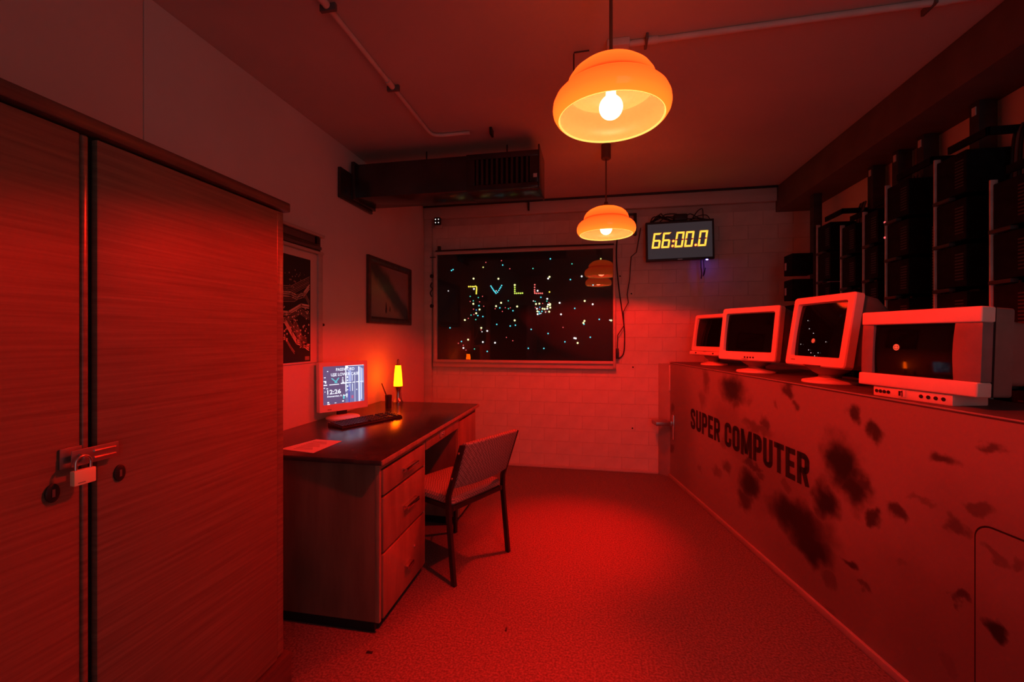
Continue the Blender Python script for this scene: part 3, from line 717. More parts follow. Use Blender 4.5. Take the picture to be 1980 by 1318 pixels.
MB().tube([(-1.60, 4.215, 2.178), (-0.7, 4.215, 2.186), (0.19, 4.215, 2.178)], 0.007, 8).build('top_cable', 'cable', lb)
for (lx, lz) in ((-1.651, 1.924), (-1.651, 1.615)):
    MB().lathe([(0.020, 0), (0.020, 0.012), (0.012, 0.02), (0.0, 0.021)], 14, Matrix.Translation((lx, 4.245, lz)) @ Matrix.Rotation(PI / 2, 4, 'X'), cap1=False).build('latch', 'black_steel', lb)
MB().box(-1.575, -1.545, 4.20, 4.23, 2.172, 2.225).build('clip', 'black_steel', lb, 0.003)
MB().box(-1.66, -1.60, 4.205, 4.222, 2.110, 2.118).build('clip', 'black_steel', lb, 0.001)
MB().tube(spline([(-1.648, 4.238, 1.86), (-1.662, 4.232, 1.82), (-1.640, 4.232, 1.79), (-1.665, 4.232, 1.75), (-1.65, 4.238, 1.71)]), 0.006, 6).build('latch_cord', 'cable', lb)
LEDS = '''r-1079,2053 y-1107,2004 r-916,2065 c-904,2020 r-830,1981 g-595,1976 c-421,2067 g-209,2011 y68,2051 c-1445,1980 c-1428,1990 Y-1208,1891 Y-948,1883 Y-430,1889 W-443,1873 c-224,1857 W-115,1886 c-6,1798 w-1479,1770 o-1259,1810 o-1240,1810 o-1221,1809 o-1204,1809 o-1186,1812 o-1176,1802 o-1176,1785 o-1177,1769 o-1178,1753 o-1179,1737 W-1204,1785 c-1026,1811 c-1017,1797 c-1008,1783 c-999,1769 c-991,1758 c-981,1747 c-972,1736 c-956,1748 c-944,1765 c-933,1782 c-924,1797 c-914,1814 w-971,1761 L-779,1816 l-779,1793 l-779,1772 l-779,1752 l-779,1732 l-759,1732 l-739,1733 l-720,1732 l-701,1733 R-577,1814 R-578,1789 R-578,1764 R-578,1746 R-576,1730 R-558,1728 R-539,1728 R-521,1728 R-502,1727 W-548,1754 o-430,1739 c-516,1688 g-1244,1710 g-1158,1696 r-1114,1708 r-1244,1658 g-1211,1663 Y-1211,1633 r-1145,1653 c-1151,1613 r-1101,1607 r-1209,1578 Y-1145,1574 b-1179,1569 Y-1180,1536 r-1205,1523 g-1235,1518 c-1163,1512 c-1110,1502 r-1264,1484 Y-1301,1468 g-1185,1472 Y-920,1639 g-846,1658 Y-972,1606 r-981,1580 c-933,1588 r-877,1589 g-844,1579 r-825,1587 c-798,1558 r-907,1552 Y-755,1600 w-590,1652 g-573,1648 W-452,1672 g-456,1649 Y-564,1622 Y-531,1625 r-498,1626 r-434,1633 W-443,1615 Y-424,1619 Y-426,1609 r-570,1588 W-555,1575 b-527,1589 r-529,1570 Y-498,1575 Y-477,1571 Y-449,1595 Y-422,1584 W-452,1574 Y-550,1549 c-534,1544 c-505,1548 r-466,1547 w-469,1540 Y-433,1544 W-548,1521 c-529,1525 w-515,1528 W-330,1630 Y-86,1645 W-9,1612 c-182,1574 W-316,1517 Y-780,1460 c-965,1421 c-826,1404 c-773,1412 c-613,1370 c-444,1328 r-296,1388 Y-88,1450 Y-99,1431 c-93,1419 c53,1465 w152,1457 Y166,1453 Y-1127,1386 r-1129,1366 w-1119,1347 W-1064,1355 r-865,1289 r-800,1256 Y-1266,1266 c-1337,1247 r-1371,1228 W-1110,1242 W-983,1235 r-1318,1208 W-1316,1180 r-1289,1159 g-1199,1171 c-1064,1147 c-642,1180 c-486,1180 c-278,1246 Y-154,1235 c-32,1291 W-186,1283 W-172,1280 c-1461,1388'''
led_me = {}
for tkn in LEDS.split():
    k = tkn[0]; xx, zz = [int(q) / 1000 for q in tkn[1:].split(',')]
    r = {'Y': .0092, 'W': .0085, 'o': .0080, 'L': .0105, 'l': .0080, 'R': .0078, 'y': .0075, 'c': .0068, 'w': .0062, 'g': .0060, 'b': .0060, 'r': .0055}[k]
    if k not in led_me:
        led_me[k] = MB().lathe([(r, 0), (r * .92, r * .45), (r * .6, r * .85), (0.0005, r)], 10, Matrix.Rotation(PI / 2, 4, 'X')).mesh('led', M['led_' + k])
    link('led', led_me[k], lb, (xx, 4.2615, zz))

cm = thing('night_camera', 'little square infrared camera with four white lights, upper left of the far wall', 'camera', (-1.575, 4.232, 2.455))
MB().box(-0.032, 0.032, -0.045, 0.0, -0.012, 0.062).build('housing', 'black_plastic', cm, 0.004)
MB().box(-0.030, 0.045, -0.02, 0.0, -0.045, -0.010).build('bracket', 'white_wood', cm, 0.003)
for a in (-0.016, 0.016):
    for c_ in (0.008, 0.042):
        MB().lathe([(0.0048, 0), (0.003, 0.003), (0.0005, 0.004)], 10, Matrix.Translation((a, -0.0455, c_)) @ Matrix.Rotation(PI / 2, 4, 'X')).build('led', 'led_W', cm)

# cords right of the board
tag(MB().tube(spline([(0.222, 4.266, 2.24), (0.216, 4.266, 2.05), (0.241, 4.270, 1.748), (0.285, 4.270, 1.42), (0.292, 4.270, 1.25), (0.28, 4.270, 1.13), (0.235, 4.270, 1.085)]), 0.0055, 8).build('hanging_cord', 'cable'), 'smooth dark cord looping down beside the light board frame', 'cord', 'cords by the light board')
hc = thing('plug_cord', 'kinked thin cord ending in a black plug at the lower right of the light board', 'cord', (0, 0, 0), 0, 'cords by the light board')
MB().tube([(0.44, 4.25, 2.33), (0.40, 4.25, 2.10), (0.352, 4.258, 2.06), (0.337, 4.238, 1.846), (0.313, 4.238, 1.697), (0.325, 4.238, 1.623), (0.279, 4.238, 1.534), (0.283, 4.238, 1.40), (0.226, 4.238, 1.31), (0.221, 4.238, 1.18)], 0.004, 8).build('wire', 'cable', hc)
MB().box(0.209, 0.236, 4.226, 4.252, 1.085, 1.185).build('plug', 'black_plastic', hc, 0.005)
# shelf-like bracket and wires behind the far lamp
tag(MB().box(0.20, 0.40, 4.225, 4.268, 2.455, 2.467).box(0.375, 0.40, 4.225, 4.268, 2.26, 2.467).build('angle_bracket', 'black_steel', None, 0.002), 'dark angle bracket on the far wall behind the far pendant lamp', 'bracket')

# ------------------------------------------------------------------ wall clock screen
TVM = Matrix.Translation((0.772, 4.15, 2.176)) @ Matrix.Rotation(math.radians(-1.0), 4, 'Y') @ Matrix.Rotation(math.radians(0), 4, 'X')
tv = thing('countdown_screen', 'wall-mounted black flat screen reading 66:00.0 in yellow digits', 'screen', (0, 0, 0))
tw, th_ = 0.590, 0.360
def rc(w, h, y): return [(w / 2 * a, y, h / 2 * c_) for a, c_ in ((-1, -1), (1, -1), (1, 1), (-1, 1))]
MB(TVM).loft([rc(tw, th_, 0.05), rc(tw, th_, 0.0), rc(tw - .004, th_ - .004, -0.003), rc(tw - 0.030, th_ - 0.038, -0.003), rc(tw - 0.032, th_ - 0.040, 0.003)], True, False).build('casing', 'black_plastic', tv, 0.0015)
sc1 = MB(TVM).box(-tw / 2 + 0.014, tw / 2 - 0.014, 0.002, 0.006, -th_ / 2 + 0.018, th_ / 2 - 0.018).build('screen', 'screen_glow', tv)
MB(TVM).box(-0.02, 0.02, -0.0045, -0.002, -th_ / 2 + 0.003, -th_ / 2 + 0.012).build('badge', 'steel', tv)
MB(TVM).box(-0.08, 0.08, 0.05, 0.105, -0.08, 0.08).build('wall_mount', 'black_steel', tv)
SEG = {'6': 'acdefg', '0': 'abcdef'}
def seg_polys(c, x, w, h, t):
    g = 0.002; hh = h / 2
    S_ = {'a': [(g, h), (w - g, h), (w - t, h - t), (t, h - t)], 'd': [(t, t), (w - t, t), (w - g, 0), (g, 0)],
          'f': [(0, h - g), (t, h - t - g), (t, hh + t / 2), (0, hh + g)], 'e': [(0, hh - g), (t, hh - t / 2), (t, t + g), (0, g)],
          'b': [(w, h - g), (w - t, h - t - g), (w - t, hh + t / 2), (w, hh + g)], 'c': [(w, hh - g), (w - t, hh - t / 2), (w - t, t + g), (w, g)],
          'g': [(g, hh), (t * .8, hh + t / 2), (w - t * .8, hh + t / 2), (w - g, hh), (w - t * .8, hh - t / 2), (t * .8, hh - t / 2)]}
    return [[(x + p[0], p[1]) for p in S_[s]] for s in SEG[c]]
dg_, dr_ = MB(TVM), MB(TVM)
cw, chh, tt = 0.072, 0.142, 0.017
x = -0.248
polys = []
for c in '66:00.0':
    if c in SEG:
        polys += seg_polys(c, x, cw, chh, tt); x += cw + 0.012
    else:
        for zz in ((0.016, 0.060) if c == ':' else (0.014,)):
            polys.append([(x + 0.004 + 0.011 + 0.011 * math.cos(2 * PI * j / 10), zz + 0.011 * math.sin(2 * PI * j / 10)) for j in range(10)])
        x += 0.032
def skew(p): return (p[0] + 0.16 * p[1], p[1] - chh / 2 + 0.008)
for P in polys:
    q = [skew(p) for p in P]; c0 = (sum(p[0] for p in q) / len(q), sum(p[1] for p in q) / len(q))
    dg_.add([(p[0], 0.0010, p[1]) for p in q], [tuple(range(len(q)))])
    big = []
    for p in q:
        dx, dz = p[0] - c0[0], p[1] - c0[1]; L = math.hypot(dx, dz); big.append((p[0] + dx / L * 0.005, 0.0016, p[1] + dz / L * 0.005))
    dr_.add(big, [tuple(range(len(q)))])
dr_.build('digit_rim', 'digit_red', sc1, smooth=False); dg_.build('digits', 'digit', sc1, smooth=False)
MB(TVM).lathe([(0.0, -0.006), (0.008, -0.004), (0.009, 0.0)], 12, Matrix.Translation((0.235, 0.02, -th_ / 2 - 0.002)), cap0=False).build('power_light', 'blue_led', tv)
# cable nest above it
cn = thing('cable_nest', 'tangle of black cables and a power brick heaped on top of the wall screen', 'cables', (0, 0, 0))
rg = random.Random(11)
for k in range(9):
    x0 = rg.uniform(0.50, 0.72); x1 = x0 + rg.uniform(0.12, 0.32)
    pts = [(x0, 4.19 + rg.uniform(-.02, .05), 2.363)]
    for i in range(3):
        t = (i + 1) / 4
        pts.append((x0 + (x1 - x0) * t + rg.uniform(-.03, .03), 4.19 + rg.uniform(-.03, .06), 2.375 + rg.uniform(0.0, .055)))
    pts.append((x1, 4.2, 2.365))
    MB().tube(spline(pts), 0.0045, 6).build('cable', 'cable', cn)
MB().tube(spline([(0.88, 4.21, 2.36), (0.93, 4.23, 2.44), (0.965, 4.24, 2.475), (0.99, 4.24, 2.47), (0.995, 4.24, 2.36)]), 0.0045, 6).build('cable', 'cable', cn)
MB().tube(spline([(0.87, 4.21, 2.37), (0.95, 4.22, 2.41), (1.02, 4.23, 2.415), (1.05, 4.22, 2.37)]), 0.004, 6).build('cable', 'cable', cn)
MB().box(0.725, 0.845, 4.165, 4.24, 2.360, 2.425).build('power_brick', 'black_plastic', cn, 0.012, 3)
wd_ = thing('dangling_wires', 'short dark wires dangling below the wall screen by a blue light', 'wires', (0, 0, 0))
MB().tube([(0.965, 4.20, 2.01), (0.966, 4.20, 1.93), (0.975, 4.21, 1.88), (0.972, 4.22, 1.83)], 0.005, 6).build('wire', 'cable', wd_)
MB().tube([(0.99, 4.21, 2.01), (0.995, 4.21, 1.90), (0.985, 4.21, 1.85), (1.0, 4.22, 1.875), (1.01, 4.22, 1.93)], 0.004, 6).build('wire', 'cable', wd_)

# ------------------------------------------------------------------ air duct, left far corner
du = thing('air_duct', 'dark sheet metal air duct with slotted vent under the ceiling, left far corner', 'duct', (0, 0, 0))
y0, y1, z0, z1 = 2.85, 3.12, 2.30, 2.54
MB().box(-1.70, -0.86, y0, y1, z0, z1).build('duct_body', 'duct', du, 0.003)
# vent section: open slots in front
mb = MB().box(-0.86, -0.36, y0 + 0.03, y1, z0 - 0.004, z1 + 0.004).box(-0.86, -0.36, y0 - 0.004, y0 + 0.03, z1 - 0.035, z1 + 0.004).box(-0.86, -0.36, y0 - 0.004, y0 + 0.03, z0 - 0.004, z0 + 0.030).box(-0.86, -0.80, y0 - 0.004, y0 + 0.03, z0 + 0.03, z1 - 0.035).box(-0.42, -0.36, y0 - 0.004, y0 + 0.03, z0 + 0.03, z1 - 0.035)
mb.build('vent_box', 'duct', du, 0.002)
MB().box(-0.80, -0.42, y0 + 0.026, y0 + 0.031, z0 + 0.03, z1 - 0.035).build('vent_inside', 'duct_in', du)
blade = MB().box(-0.0085, 0.0085, -0.003, 0.022, z0 + 0.03, z1 - 0.035).mesh('blade', 'duct', 0.001, 1)
for i in range(11):
    b_ = link('blade', blade, du, (-0.782 + i * 0.0345, y0, 0))
MB().box(-0.395, -0.37, y0 - 0.0055, y0 - 0.004, z0 + 0.06, z0 + 0.085).build('sticker', 'label_white', du)
MB().box(-0.362, -0.352, y0 - 0.012, y1 + 0.006, z0 - 0.012, z1 + 0.035).build('end_flange', 'duct', du, 0.001)
MB().box(-1.715, -1.690, y0 - 0.02, y1 + 0.02, z0 - 0.016, z1 + 0.016).build('flange', 'duct', du, 0.002)
MB().box(-1.738, -1.715, 2.70, y1 + 0.02, 2.262, 2.472).build('wall_collar', 'duct', du, 0.003)
for xx in (-1.2, -0.6):
    MB().tube([(xx, 2.98, z1 - 0.01), (xx, 2.98, ZC)], 0.005, 6).build('hanger_rod', 'black_steel', du)

# ------------------------------------------------------------------ conduits on the ceiling
cd = thing('left_conduit', 'painted conduit pipe running along the ceiling on the left, bending right by the duct', 'pipe', (0, 0, 0))
zz = ZC - 0.013
MB().tube([(-1.06, YF, zz), (-1.06, 2.66, zz), (-1.052, 2.70, zz), (-1.03, 2.722, zz), (-0.99, 2.73, zz), (-0.80, 2.73, zz)], 0.0115, 12).build('pipe', 'pipe', cd)
for yy in (1.54, 2.12):
    MB().tube([(-1.06, yy - 0.03, zz), (-1.06, yy + 0.03, zz)], 0.0155, 12).build('coupling', 'pipe', cd)
    MB().box(-1.095, -1.025, yy + 0.034, yy + 0.050, ZC - 0.03, ZC - 0.001).build('clip', 'cable_grey', cd, 0.002)
MB().box(-0.66, -0.645, 2.70, 2.76, ZC - 0.045, ZC - 0.001).build('clip', 'black_steel', cd, 0.002)
cd = thing('right_conduit', 'painted conduit pipe crossing the ceiling on the right of the near lamp', 'pipe', (0, 0, 0))
MB().tube([(0.16, 2.035, zz), (1.615, 2.005, zz)], 0.0135, 12).build('pipe', 'pipe', cd)
for xx in (0.262, 1.365):
    MB().tube([(xx - 0.022, 2.033 - 0.02 * (xx - .16), zz), (xx + 0.022, 2.033 - 0.02 * (xx - .16), zz)], 0.0175, 12).build('coupling', 'pipe', cd)
    MB().box(xx - 0.034, xx - 0.022, 1.99, 2.07, ZC - 0.028, ZC - 0.001).build('clip', 'cable_grey', cd, 0.002)
MB().box(0.06, 0.16, 2.0, 2.07, ZC - 0.035, ZC - 0.001).build('junction_box', 'pipe', cd, 0.004)
tag(MB().tube([(-0.02, 2.05, ZC - 0.012), (-0.09, 2.052, ZC - 0.012), (-0.092, 2.052, ZC - 0.02), (-0.092, 2.052, ZC - 0.16)], 0.0035, 6).build('ceiling_hook', 'black_steel'), 'thin dark hooked rod on the ceiling beside the near lamp', 'hook')
tag(MB().tube([(-1.735, 4.222, 2.64), (0.0, 4.222, 2.643), (1.615, 4.222, 2.642)], 0.010, 8).box(-0.64, -0.625, 4.20, 4.232, 2.545, 2.64).build('ceiling_cable', 'cable'), 'black cable run along the top of the far wall', 'cable')

# ------------------------------------------------------------------ pendant lamps
def pendant(loc, label, cord_top, cord_r, pool_w, aim):
    L = thing('pendant_lamp', label, 'lamp', loc, 0, 'orange pendant lamps')
    out = [(0.184, 0.0), (0.193, 0.008), (0.2015, 0.022), (0.2045, 0.038), (0.2025, 0.055), (0.195, 0.072), (0.180, 0.088), (0.163, 0.098), (0.154, 0.103), (0.154, 0.108), (0.155, 0.118), (0.150, 0.135), (0.138, 0.153), (0.118, 0.170), (0.092, 0.183), (0.060, 0.192), (0.036, 0.196)]
    inn = [(max(r - 0.004, 0.03), z - (0.0 if i == 0 else 0.0035)) for i, (r, z) in enumerate(out)]
    MB().lathe(out, 64, cap0=False, cap1=False).build('shade', 'shade_out', L)
    MB().lathe([(0.1835, 0.0)] + inn, 64, cap0=False, cap1=True).build('shade_lining', 'shade_in', L)
    MB().lathe([(0.184, 0.0005), (0.1825, -0.0015), (0.180, 0.0008), (0.1785, 0.004)], 64, cap0=False, cap1=False).build('rim', 'rim_glow', L)
    bz = 0.042
    prof = [(0.0005, bz - 0.041)] + [(0.041 * math.cos(a), bz + 0.041 * math.sin(a)) for a in [math.radians(d) for d in range(-80, 61, 10)]] + [(0.0175, bz + 0.043), (0.0165, bz + 0.058)]
    MB().lathe(prof, 32).build('bulb', 'bulb', L)
    MB().lathe([(0.0165, bz + 0.058), (0.021, bz + 0.062), (0.021, bz + 0.085), (0.017, bz + 0.09)], 24).build('bulb_neck', 'bulb_neck', L)
    MB().lathe([(0.024, bz + 0.0895), (0.026, bz + 0.10), (0.026, 0.194)], 24).build('socket', 'lampmetal', L)
    MB().lathe([(0.058, 0.1935), (0.056, 0.200), (0.034, 0.208), (0.016, 0.214), (0.012, 0.232), (0.004, 0.236)], 32).build('cap', 'lampmetal', L)
    top = cord_top - loc[2]
    MB().tube([(0, 0, 0.234), (0, 0, top - 0.01)], cord_r, 10).build('cord', 'lampmetal', L)
    MB().lathe([(0.03, top - 0.10), (0.034, top - 0.095), (0.034, top)], 24).build('ceiling_rose', 'lampmetal', L)
    pl = bpy.data.lights.new('filament', 'POINT'); pl.energy = BULB_W; pl.color = BULB_COL; pl.shadow_soft_size = 0.012
    po = bpy.data.objects.new('filament', pl); COL.objects.link(po); po.parent = L; po.location = (0, 0, bz + 0.031)
    sl = bpy.data.lights.new('beam', 'SPOT'); sl.energy = pool_w; sl.color = (1.0, 0.004, 0.002); sl.shadow_soft_size = 0.02; sl.spot_size = math.radians(46); sl.spot_blend = 1.0
    so = bpy.data.objects.new('beam', sl); COL.objects.link(so); so.parent = L; so.location = (0, 0, -0.012)
    so.rotation_euler = (Vector(aim) - Vector(loc)).to_track_quat('-Z', 'Y').to_euler()
    return L
pendant((0.060, 1.560, 2.066), 'nearer, larger-looking orange glass pendant lamp hanging from the ceiling', ZC, 0.0065, POOL_W[0], (-0.37, 1.65, 0))
pendant((0.086, 3.112, 2.016), 'farther, smaller-looking orange glass pendant lamp hanging before the far wall', ZC, 0.0055, POOL_W[1], (-0.125, 2.84, 0))

# ------------------------------------------------------------------ sprayed counter (local x along the front, local y inward)
A = Vector((0.694, 4.184, 0)); ang = math.radians(-79.293)
ct = thing('counter', 'long grey sprayed counter lettered SUPER COMPUTER along the right side', 'counter', tuple(A), ang)
LS = 3.35
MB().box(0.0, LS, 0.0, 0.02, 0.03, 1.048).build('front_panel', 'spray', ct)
inv = Matrix.Translation(A) @ Matrix.Rotation(ang, 4, 'Z'); inv = inv.inverted()
def loc2(x, y): p = inv @ Vector((x, y, 0)); return (p.x, p.y)
poly = [(-0.0, -0.0015), (LS, -0.0015), loc2(1.50, 0.95), loc2(1.50, 4.265), loc2(0.72, 4.265)]
MB().prism(poly, 1.048, 1.060).build('top_slab', 'counter_top', ct, 0.002)
MB().box(0.0, LS, -0.003, -0.0005, 1.054, 1.0596).build('edge_strip', 'counter_edge', ct, 0.0008)
MB().prism([(LS - 0.02, 0.02), (LS, 0.02), loc2(1.48, 0.95), loc2(1.48, 0.97)], 0.0, 1.048).build('side_panel', 'counter_edge', ct)
MB().prism([loc2(0.603, 4.268), (-0.003, 0.0), (-0.003, 0.018), loc2(0.74, 4.268)], 0.0, 1.044).build('end_panel', 'counter_edge', ct, 0.002)
MB().box(-0.006, 0.006, -0.010, 0.004, 0.80, 1.034).build('corner_trim', 'brick', ct, 0.001)
MB().box(0.0, LS, -0.016, 0.0, 0.0, 0.034).build('kick_board', 'counter_edge', ct, 0.003)
fb = MB()
# bold condensed stencil capitals drawn from stroke centre lines (unit height, stroke TS)
TS = 0.185
gl_, gr_, gb_, gt_, gc_ = TS / 2, 0.5 - TS / 2, TS / 2, 1 - TS / 2, 0.13
def corner(cx_, cz_, a0, a1): return arc((cx_, cz_), gc_, math.radians(a0), math.radians(a1), 5)
LO = corner(gr_ - gc_, gt_ - gc_, 0, 90); LT = corner(gl_ + gc_, gt_ - gc_, 90, 180); LB = corner(gl_ + gc_, gb_ + gc_, 180, 270); RB = corner(gr_ - gc_, gb_ + gc_, 270, 360)
GLY = {
    'O': (0.5, [LO + LT + LB + RB + [LO[0]]]),
    'C': (0.5, [[(gr_, 0.62)] + LO + LT + LB + RB + [(gr_, 0.38)]]),
    'U': (0.5, [[(gl_, 1.0)] + LB + RB + [(gr_, 1.0)]]),
    'S': (0.5, [[(gr_, 0.66)] + LO + LT + [(gl_, 0.70), (gl_ + 0.05, 0.58), (gr_ - 0.05, 0.42), (gr_, 0.30)] + RB[::-1] + LB[::-1] + [(gl_, 0.34)]]),
    'P': (0.5, [[(gl_, 0.0), (gl_, 1.0)], [(gl_, gt_), (gr_ - gc_, gt_)] + LO[::-1] + corner(gr_ - gc_, 0.44 + gc_, 0, -90) + [(gl_, 0.44)]]),
    'R': (0.53, [[(gl_, 0.0), (gl_, 1.0)], [(gl_, gt_), (gr_ - gc_, gt_)] + LO[::-1] + corner(gr_ - gc_, 0.46 + gc_, 0, -90) + [(gl_, 0.46)], [(0.27, 0.46), (0.425, 0.0)]]),
    'E': (0.44, [[(gl_, 0.0), (gl_, 1.0)], [(gl_, gt_), (0.44, gt_)], [(gl_, 0.5), (0.40, 0.5)], [(gl_, gb_), (0.44, gb_)]]),
    'T': (0.48, [[(0.0, gt_), (0.48, gt_)], [(0.24, 0.0), (0.24, 1.0)]]),
    'M': (0.70, [[(gl_, 0.0), (gl_, 1.0)], [(0.70 - gl_, 0.0), (0.70 - gl_, 1.0)], [(gl_ + 0.01, 0.97), (0.35, 0.10)], [(0.69 - gl_, 0.97), (0.35, 0.10)]]),
}
tot = sum((GLY[c][0] + 0.075) if c != ' ' else 0.26 for c in 'SUPER COMPUTER') - 0.075
kx, kz = (1.872 - 0.462) / tot, 0.716 - 0.553
px_ = 0.0
for c in 'SUPER COMPUTER':
    if c == ' ':
        px_ += 0.26; continue
    for line in GLY[c][1]:
        closed = len(line) > 2 and math.hypot(line[0][0] - line[-1][0], line[0][1] - line[-1][1]) < 1e-6
        pts = [q for i, q in enumerate(line) if i == 0 or math.hypot(q[0] - line[i - 1][0], q[1] - line[i - 1][1]) > 1e-5]
        for i, (a, e2) in enumerate(zip(pts, pts[1:])):
            dx, dz = e2[0] - a[0], e2[1] - a[1]; L = math.hypot(dx, dz)
            ux, uz = dx / L * 0.016, dz / L * 0.016
            if i > 0 or closed: a = (a[0] - ux, a[1] - uz)
            if i < len(pts) - 2 or closed: e2 = (e2[0] + ux, e2[1] + uz)
            nx, nz_ = -dz / L * TS / 2, dx / L * TS / 2
            q = [(a[0] + nx, a[1] + nz_), (a[0] - nx, a[1] - nz_), (e2[0] - nx, e2[1] - nz_), (e2[0] + nx, e2[1] + nz_)]
            q = [(0.462 + kx * (px_ + u), -0.0012, 0.553 + kz * min(max(v, 0), 1)) for u, v in q]
            fb.add(q, [(0, 1, 2, 3)])
    px_ += GLY[c][0] + 0.075
fb.build('lettering', 'black_print', ct, smooth=False)['kind'] = 'stuff'
# hatch with a rounded corner, groove round it
hp = rrect(0.62, 0.66, 0.05, 8, 2.622 + 0.31, 0.06 + 0.33)
hi_ = rrect(0.62 - 0.012, 0.66 - 0.012, 0.044, 8, 2.622 + 0.31, 0.06 + 0.33)
MB().loft([ringy(hp, 0.0), ringy(hp, -0.0008), ringy(hi_, -0.0008)], False, True).build('hatch_gap', 'gap', ct)
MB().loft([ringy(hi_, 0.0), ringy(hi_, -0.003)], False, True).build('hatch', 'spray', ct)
# lever handle
hd = MB().box(0.070, 0.112, -0.010, 0.0, 0.368, 0.592).build('handle', 'chrome', ct, 0.003)
MB().box(0.080, 0.102, -0.030, -0.008, 0.49, 0.535).build('spindle', 'chrome', hd, 0.003)
MB().box(-0.02, 0.105, -0.165, -0.028, 0.492, 0.53).build('lever', 'steel', hd, 0.006)

# ------------------------------------------------------------------ tube monitors (local -y is the front)
def face_rz(n): return math.atan2(n[0], -n[1])
def crt(name, label, loc, n, w, h, zb, tilt, depth=0.36, off=0.13, bez=(0.034, 0.034, 0.036, 0.05), extras=None, shell='shaded_beige_shell'):
    """off: how far the bezel stands in front of the foot; zb: height of its lower edge; bez: left, right, top, bottom rims"""
    L = thing(name, label, 'monitor', loc, face_rz(n), 'old tube monitors on the counter')
    T = Matrix.Translation((0, -off, zb)) @ Matrix.Rotation(math.radians(-tilt), 4, 'X')
    zc_ = h / 2
    O = rrect(w, h, 0.016, 5, 0, zc_); O2 = rrect(w - 0.01, h - 0.01, 0.013, 5, 0, zc_)
    sx = (bez[0] - bez[1]) / 2; sz = (bez[3] - bez[2]) / 2; sw = w - bez[0] - bez[1]; sh = h - bez[2] - bez[3]
    I = rrect(sw + 0.012, sh + 0.012, 0.012, 5, sx, zc_ + sz); I2 = rrect(sw, sh, 0.010, 5, sx, zc_ + sz)
    MB(T).loft([ringy(O, 0.045), ringy(O, 0.006), ringy(O2, 0.0), ringy(I, 0.001), ringy(I2, 0.014), ringy(I2, 0.03)], False, False).build('bezel', 'beige', L)
    # bulging glass
    nx, nz_ = 12, 10; vs = []; fs = []
    for j in range(nz_ + 1):
        for i in range(nx + 1):
            u = -1 + 2 * i / nx; v = -1 + 2 * j / nz_
            vs.append((sx + u * sw / 2 * 0.998, 0.014 + 0.014 * (0.5 * u * u + 0.4 * v * v) - 0.004, zc_ + sz + v * sh / 2 * 0.998))
    for j in range(nz_):
        for i in range(nx):
            a = j * (nx + 1) + i; fs.append((a, a + 1, a + nx + 2, a + nx + 1))
    g = MB(T).add(vs, fs).build('screen', 'crt_glass', L)
    d = depth
    MB(T).loft([ringy(rrect(w - 0.012, h - 0.012, 0.016, 5, 0, zc_), 0.043), ringy(rrect(w - 0.018, h - 0.018, 0.03, 5, 0, zc_ - 0.0), 0.13), ringy(rrect(w * 0.86, h * 0.86, 0.05, 5, 0, zc_ - 0.01), d * 0.55), ringy(rrect(w * 0.62, h * 0.62, 0.05, 5, 0, zc_ - 0.03), d * 0.86), ringy(rrect(w * 0.55, h * 0.52, 0.04, 5, 0, zc_ - 0.035), d)], False, True).build('shell', shell, L)
    slot = MB(T)
    for k in range(8):
        slot.box(w * 0.5 - 0.03, w * 0.5 - 0.0055, 0.075 + k * 0.008, 0.078 + k * 0.008, h * 0.62, h * 0.9)
    return L, T, zc_, g, (sx, sz, sw, sh)

def stand(L, r=0.115, zb=0.08):
    MB().lathe([(r, 0), (r, 0.006), (r * 0.97, 0.012), (r * 0.6, 0.020), (r * 0.42, 0.026)], 36).build('foot', 'beige', L)
    MB().lathe([(r * 0.42, 0.022), (r * 0.40, 0.04), (r * 0.62, 0.056), (r * 0.95, zb + 0.012)], 32).build('neck', 'shaded_beige_shell', L)

RIMC = 'beige'
n1 = (-0.888, -0.46); n2 = (-0.849, -0.528); n3 = (-0.974, -0.229); n4 = (-0.958, -0.287)
L1, T1, zc1, g1, _ = crt('tube_monitor', 'smallest tube monitor farthest along the counter, with a speaker strip under its screen', (1.0, 3.895, 1.06), n1, 0.365, 0.315, 0.115, 9, 0.34, 0.085, (0.032, 0.032, 0.034, 0.042))
stand(L1, 0.105, 0.10)
MB(T1).box(-0.185, 0.16, -0.012, 0.05, -0.034, -0.003).build('speaker_strip', 'beige', L1, 0.006)
mb = MB(T1)
for xx in (-0.10, 0.10): mb.lathe([(0.006, 0), (0.006, 0.004)], 10, Matrix.Translation((xx, -0.012, -0.018)) @ Matrix.Rotation(PI / 2, 4, 'X'))
mb.build('knobs', 'black_print', L1)
L2, T2, zc2, g2, _ = crt('tube_monitor', 'cream tube monitor second from far end of counter, four small buttons below its screen', (1.085, 3.17, 1.06), n2, 0.44, 0.36, 0.080, 8, 0.38, 0.115, (0.040, 0.040, 0.042, 0.060))
stand(L2, 0.125, 0.08)
for k in range(4):
    MB(T2).lathe([(0.0058, 0), (0.0055, 0.003), (0.003, 0.004)], 12, Matrix.Translation((0.0 + k * 0.021, -0.0005, 0.022)) @ Matrix.Rotation(PI / 2, 4, 'X')).build('button', 'black_print', L2)
L3, T3, zc3, g3, q3 = crt('tube_monitor', 'tall cream tube monitor tilted back on the counter, left of the wide one', (1.215, 2.525, 1.06), n3, 0.418, 0.375, 0.085, 9.5, 0.38, 0.10, (0.040, 0.046, 0.042, 0.052))
stand(L3, 0.125, 0.08)
MB(T3).box(-0.16, -0.13, -0.0012, 0.001, 0.028, 0.031).build('badge', 'black_print', L3)
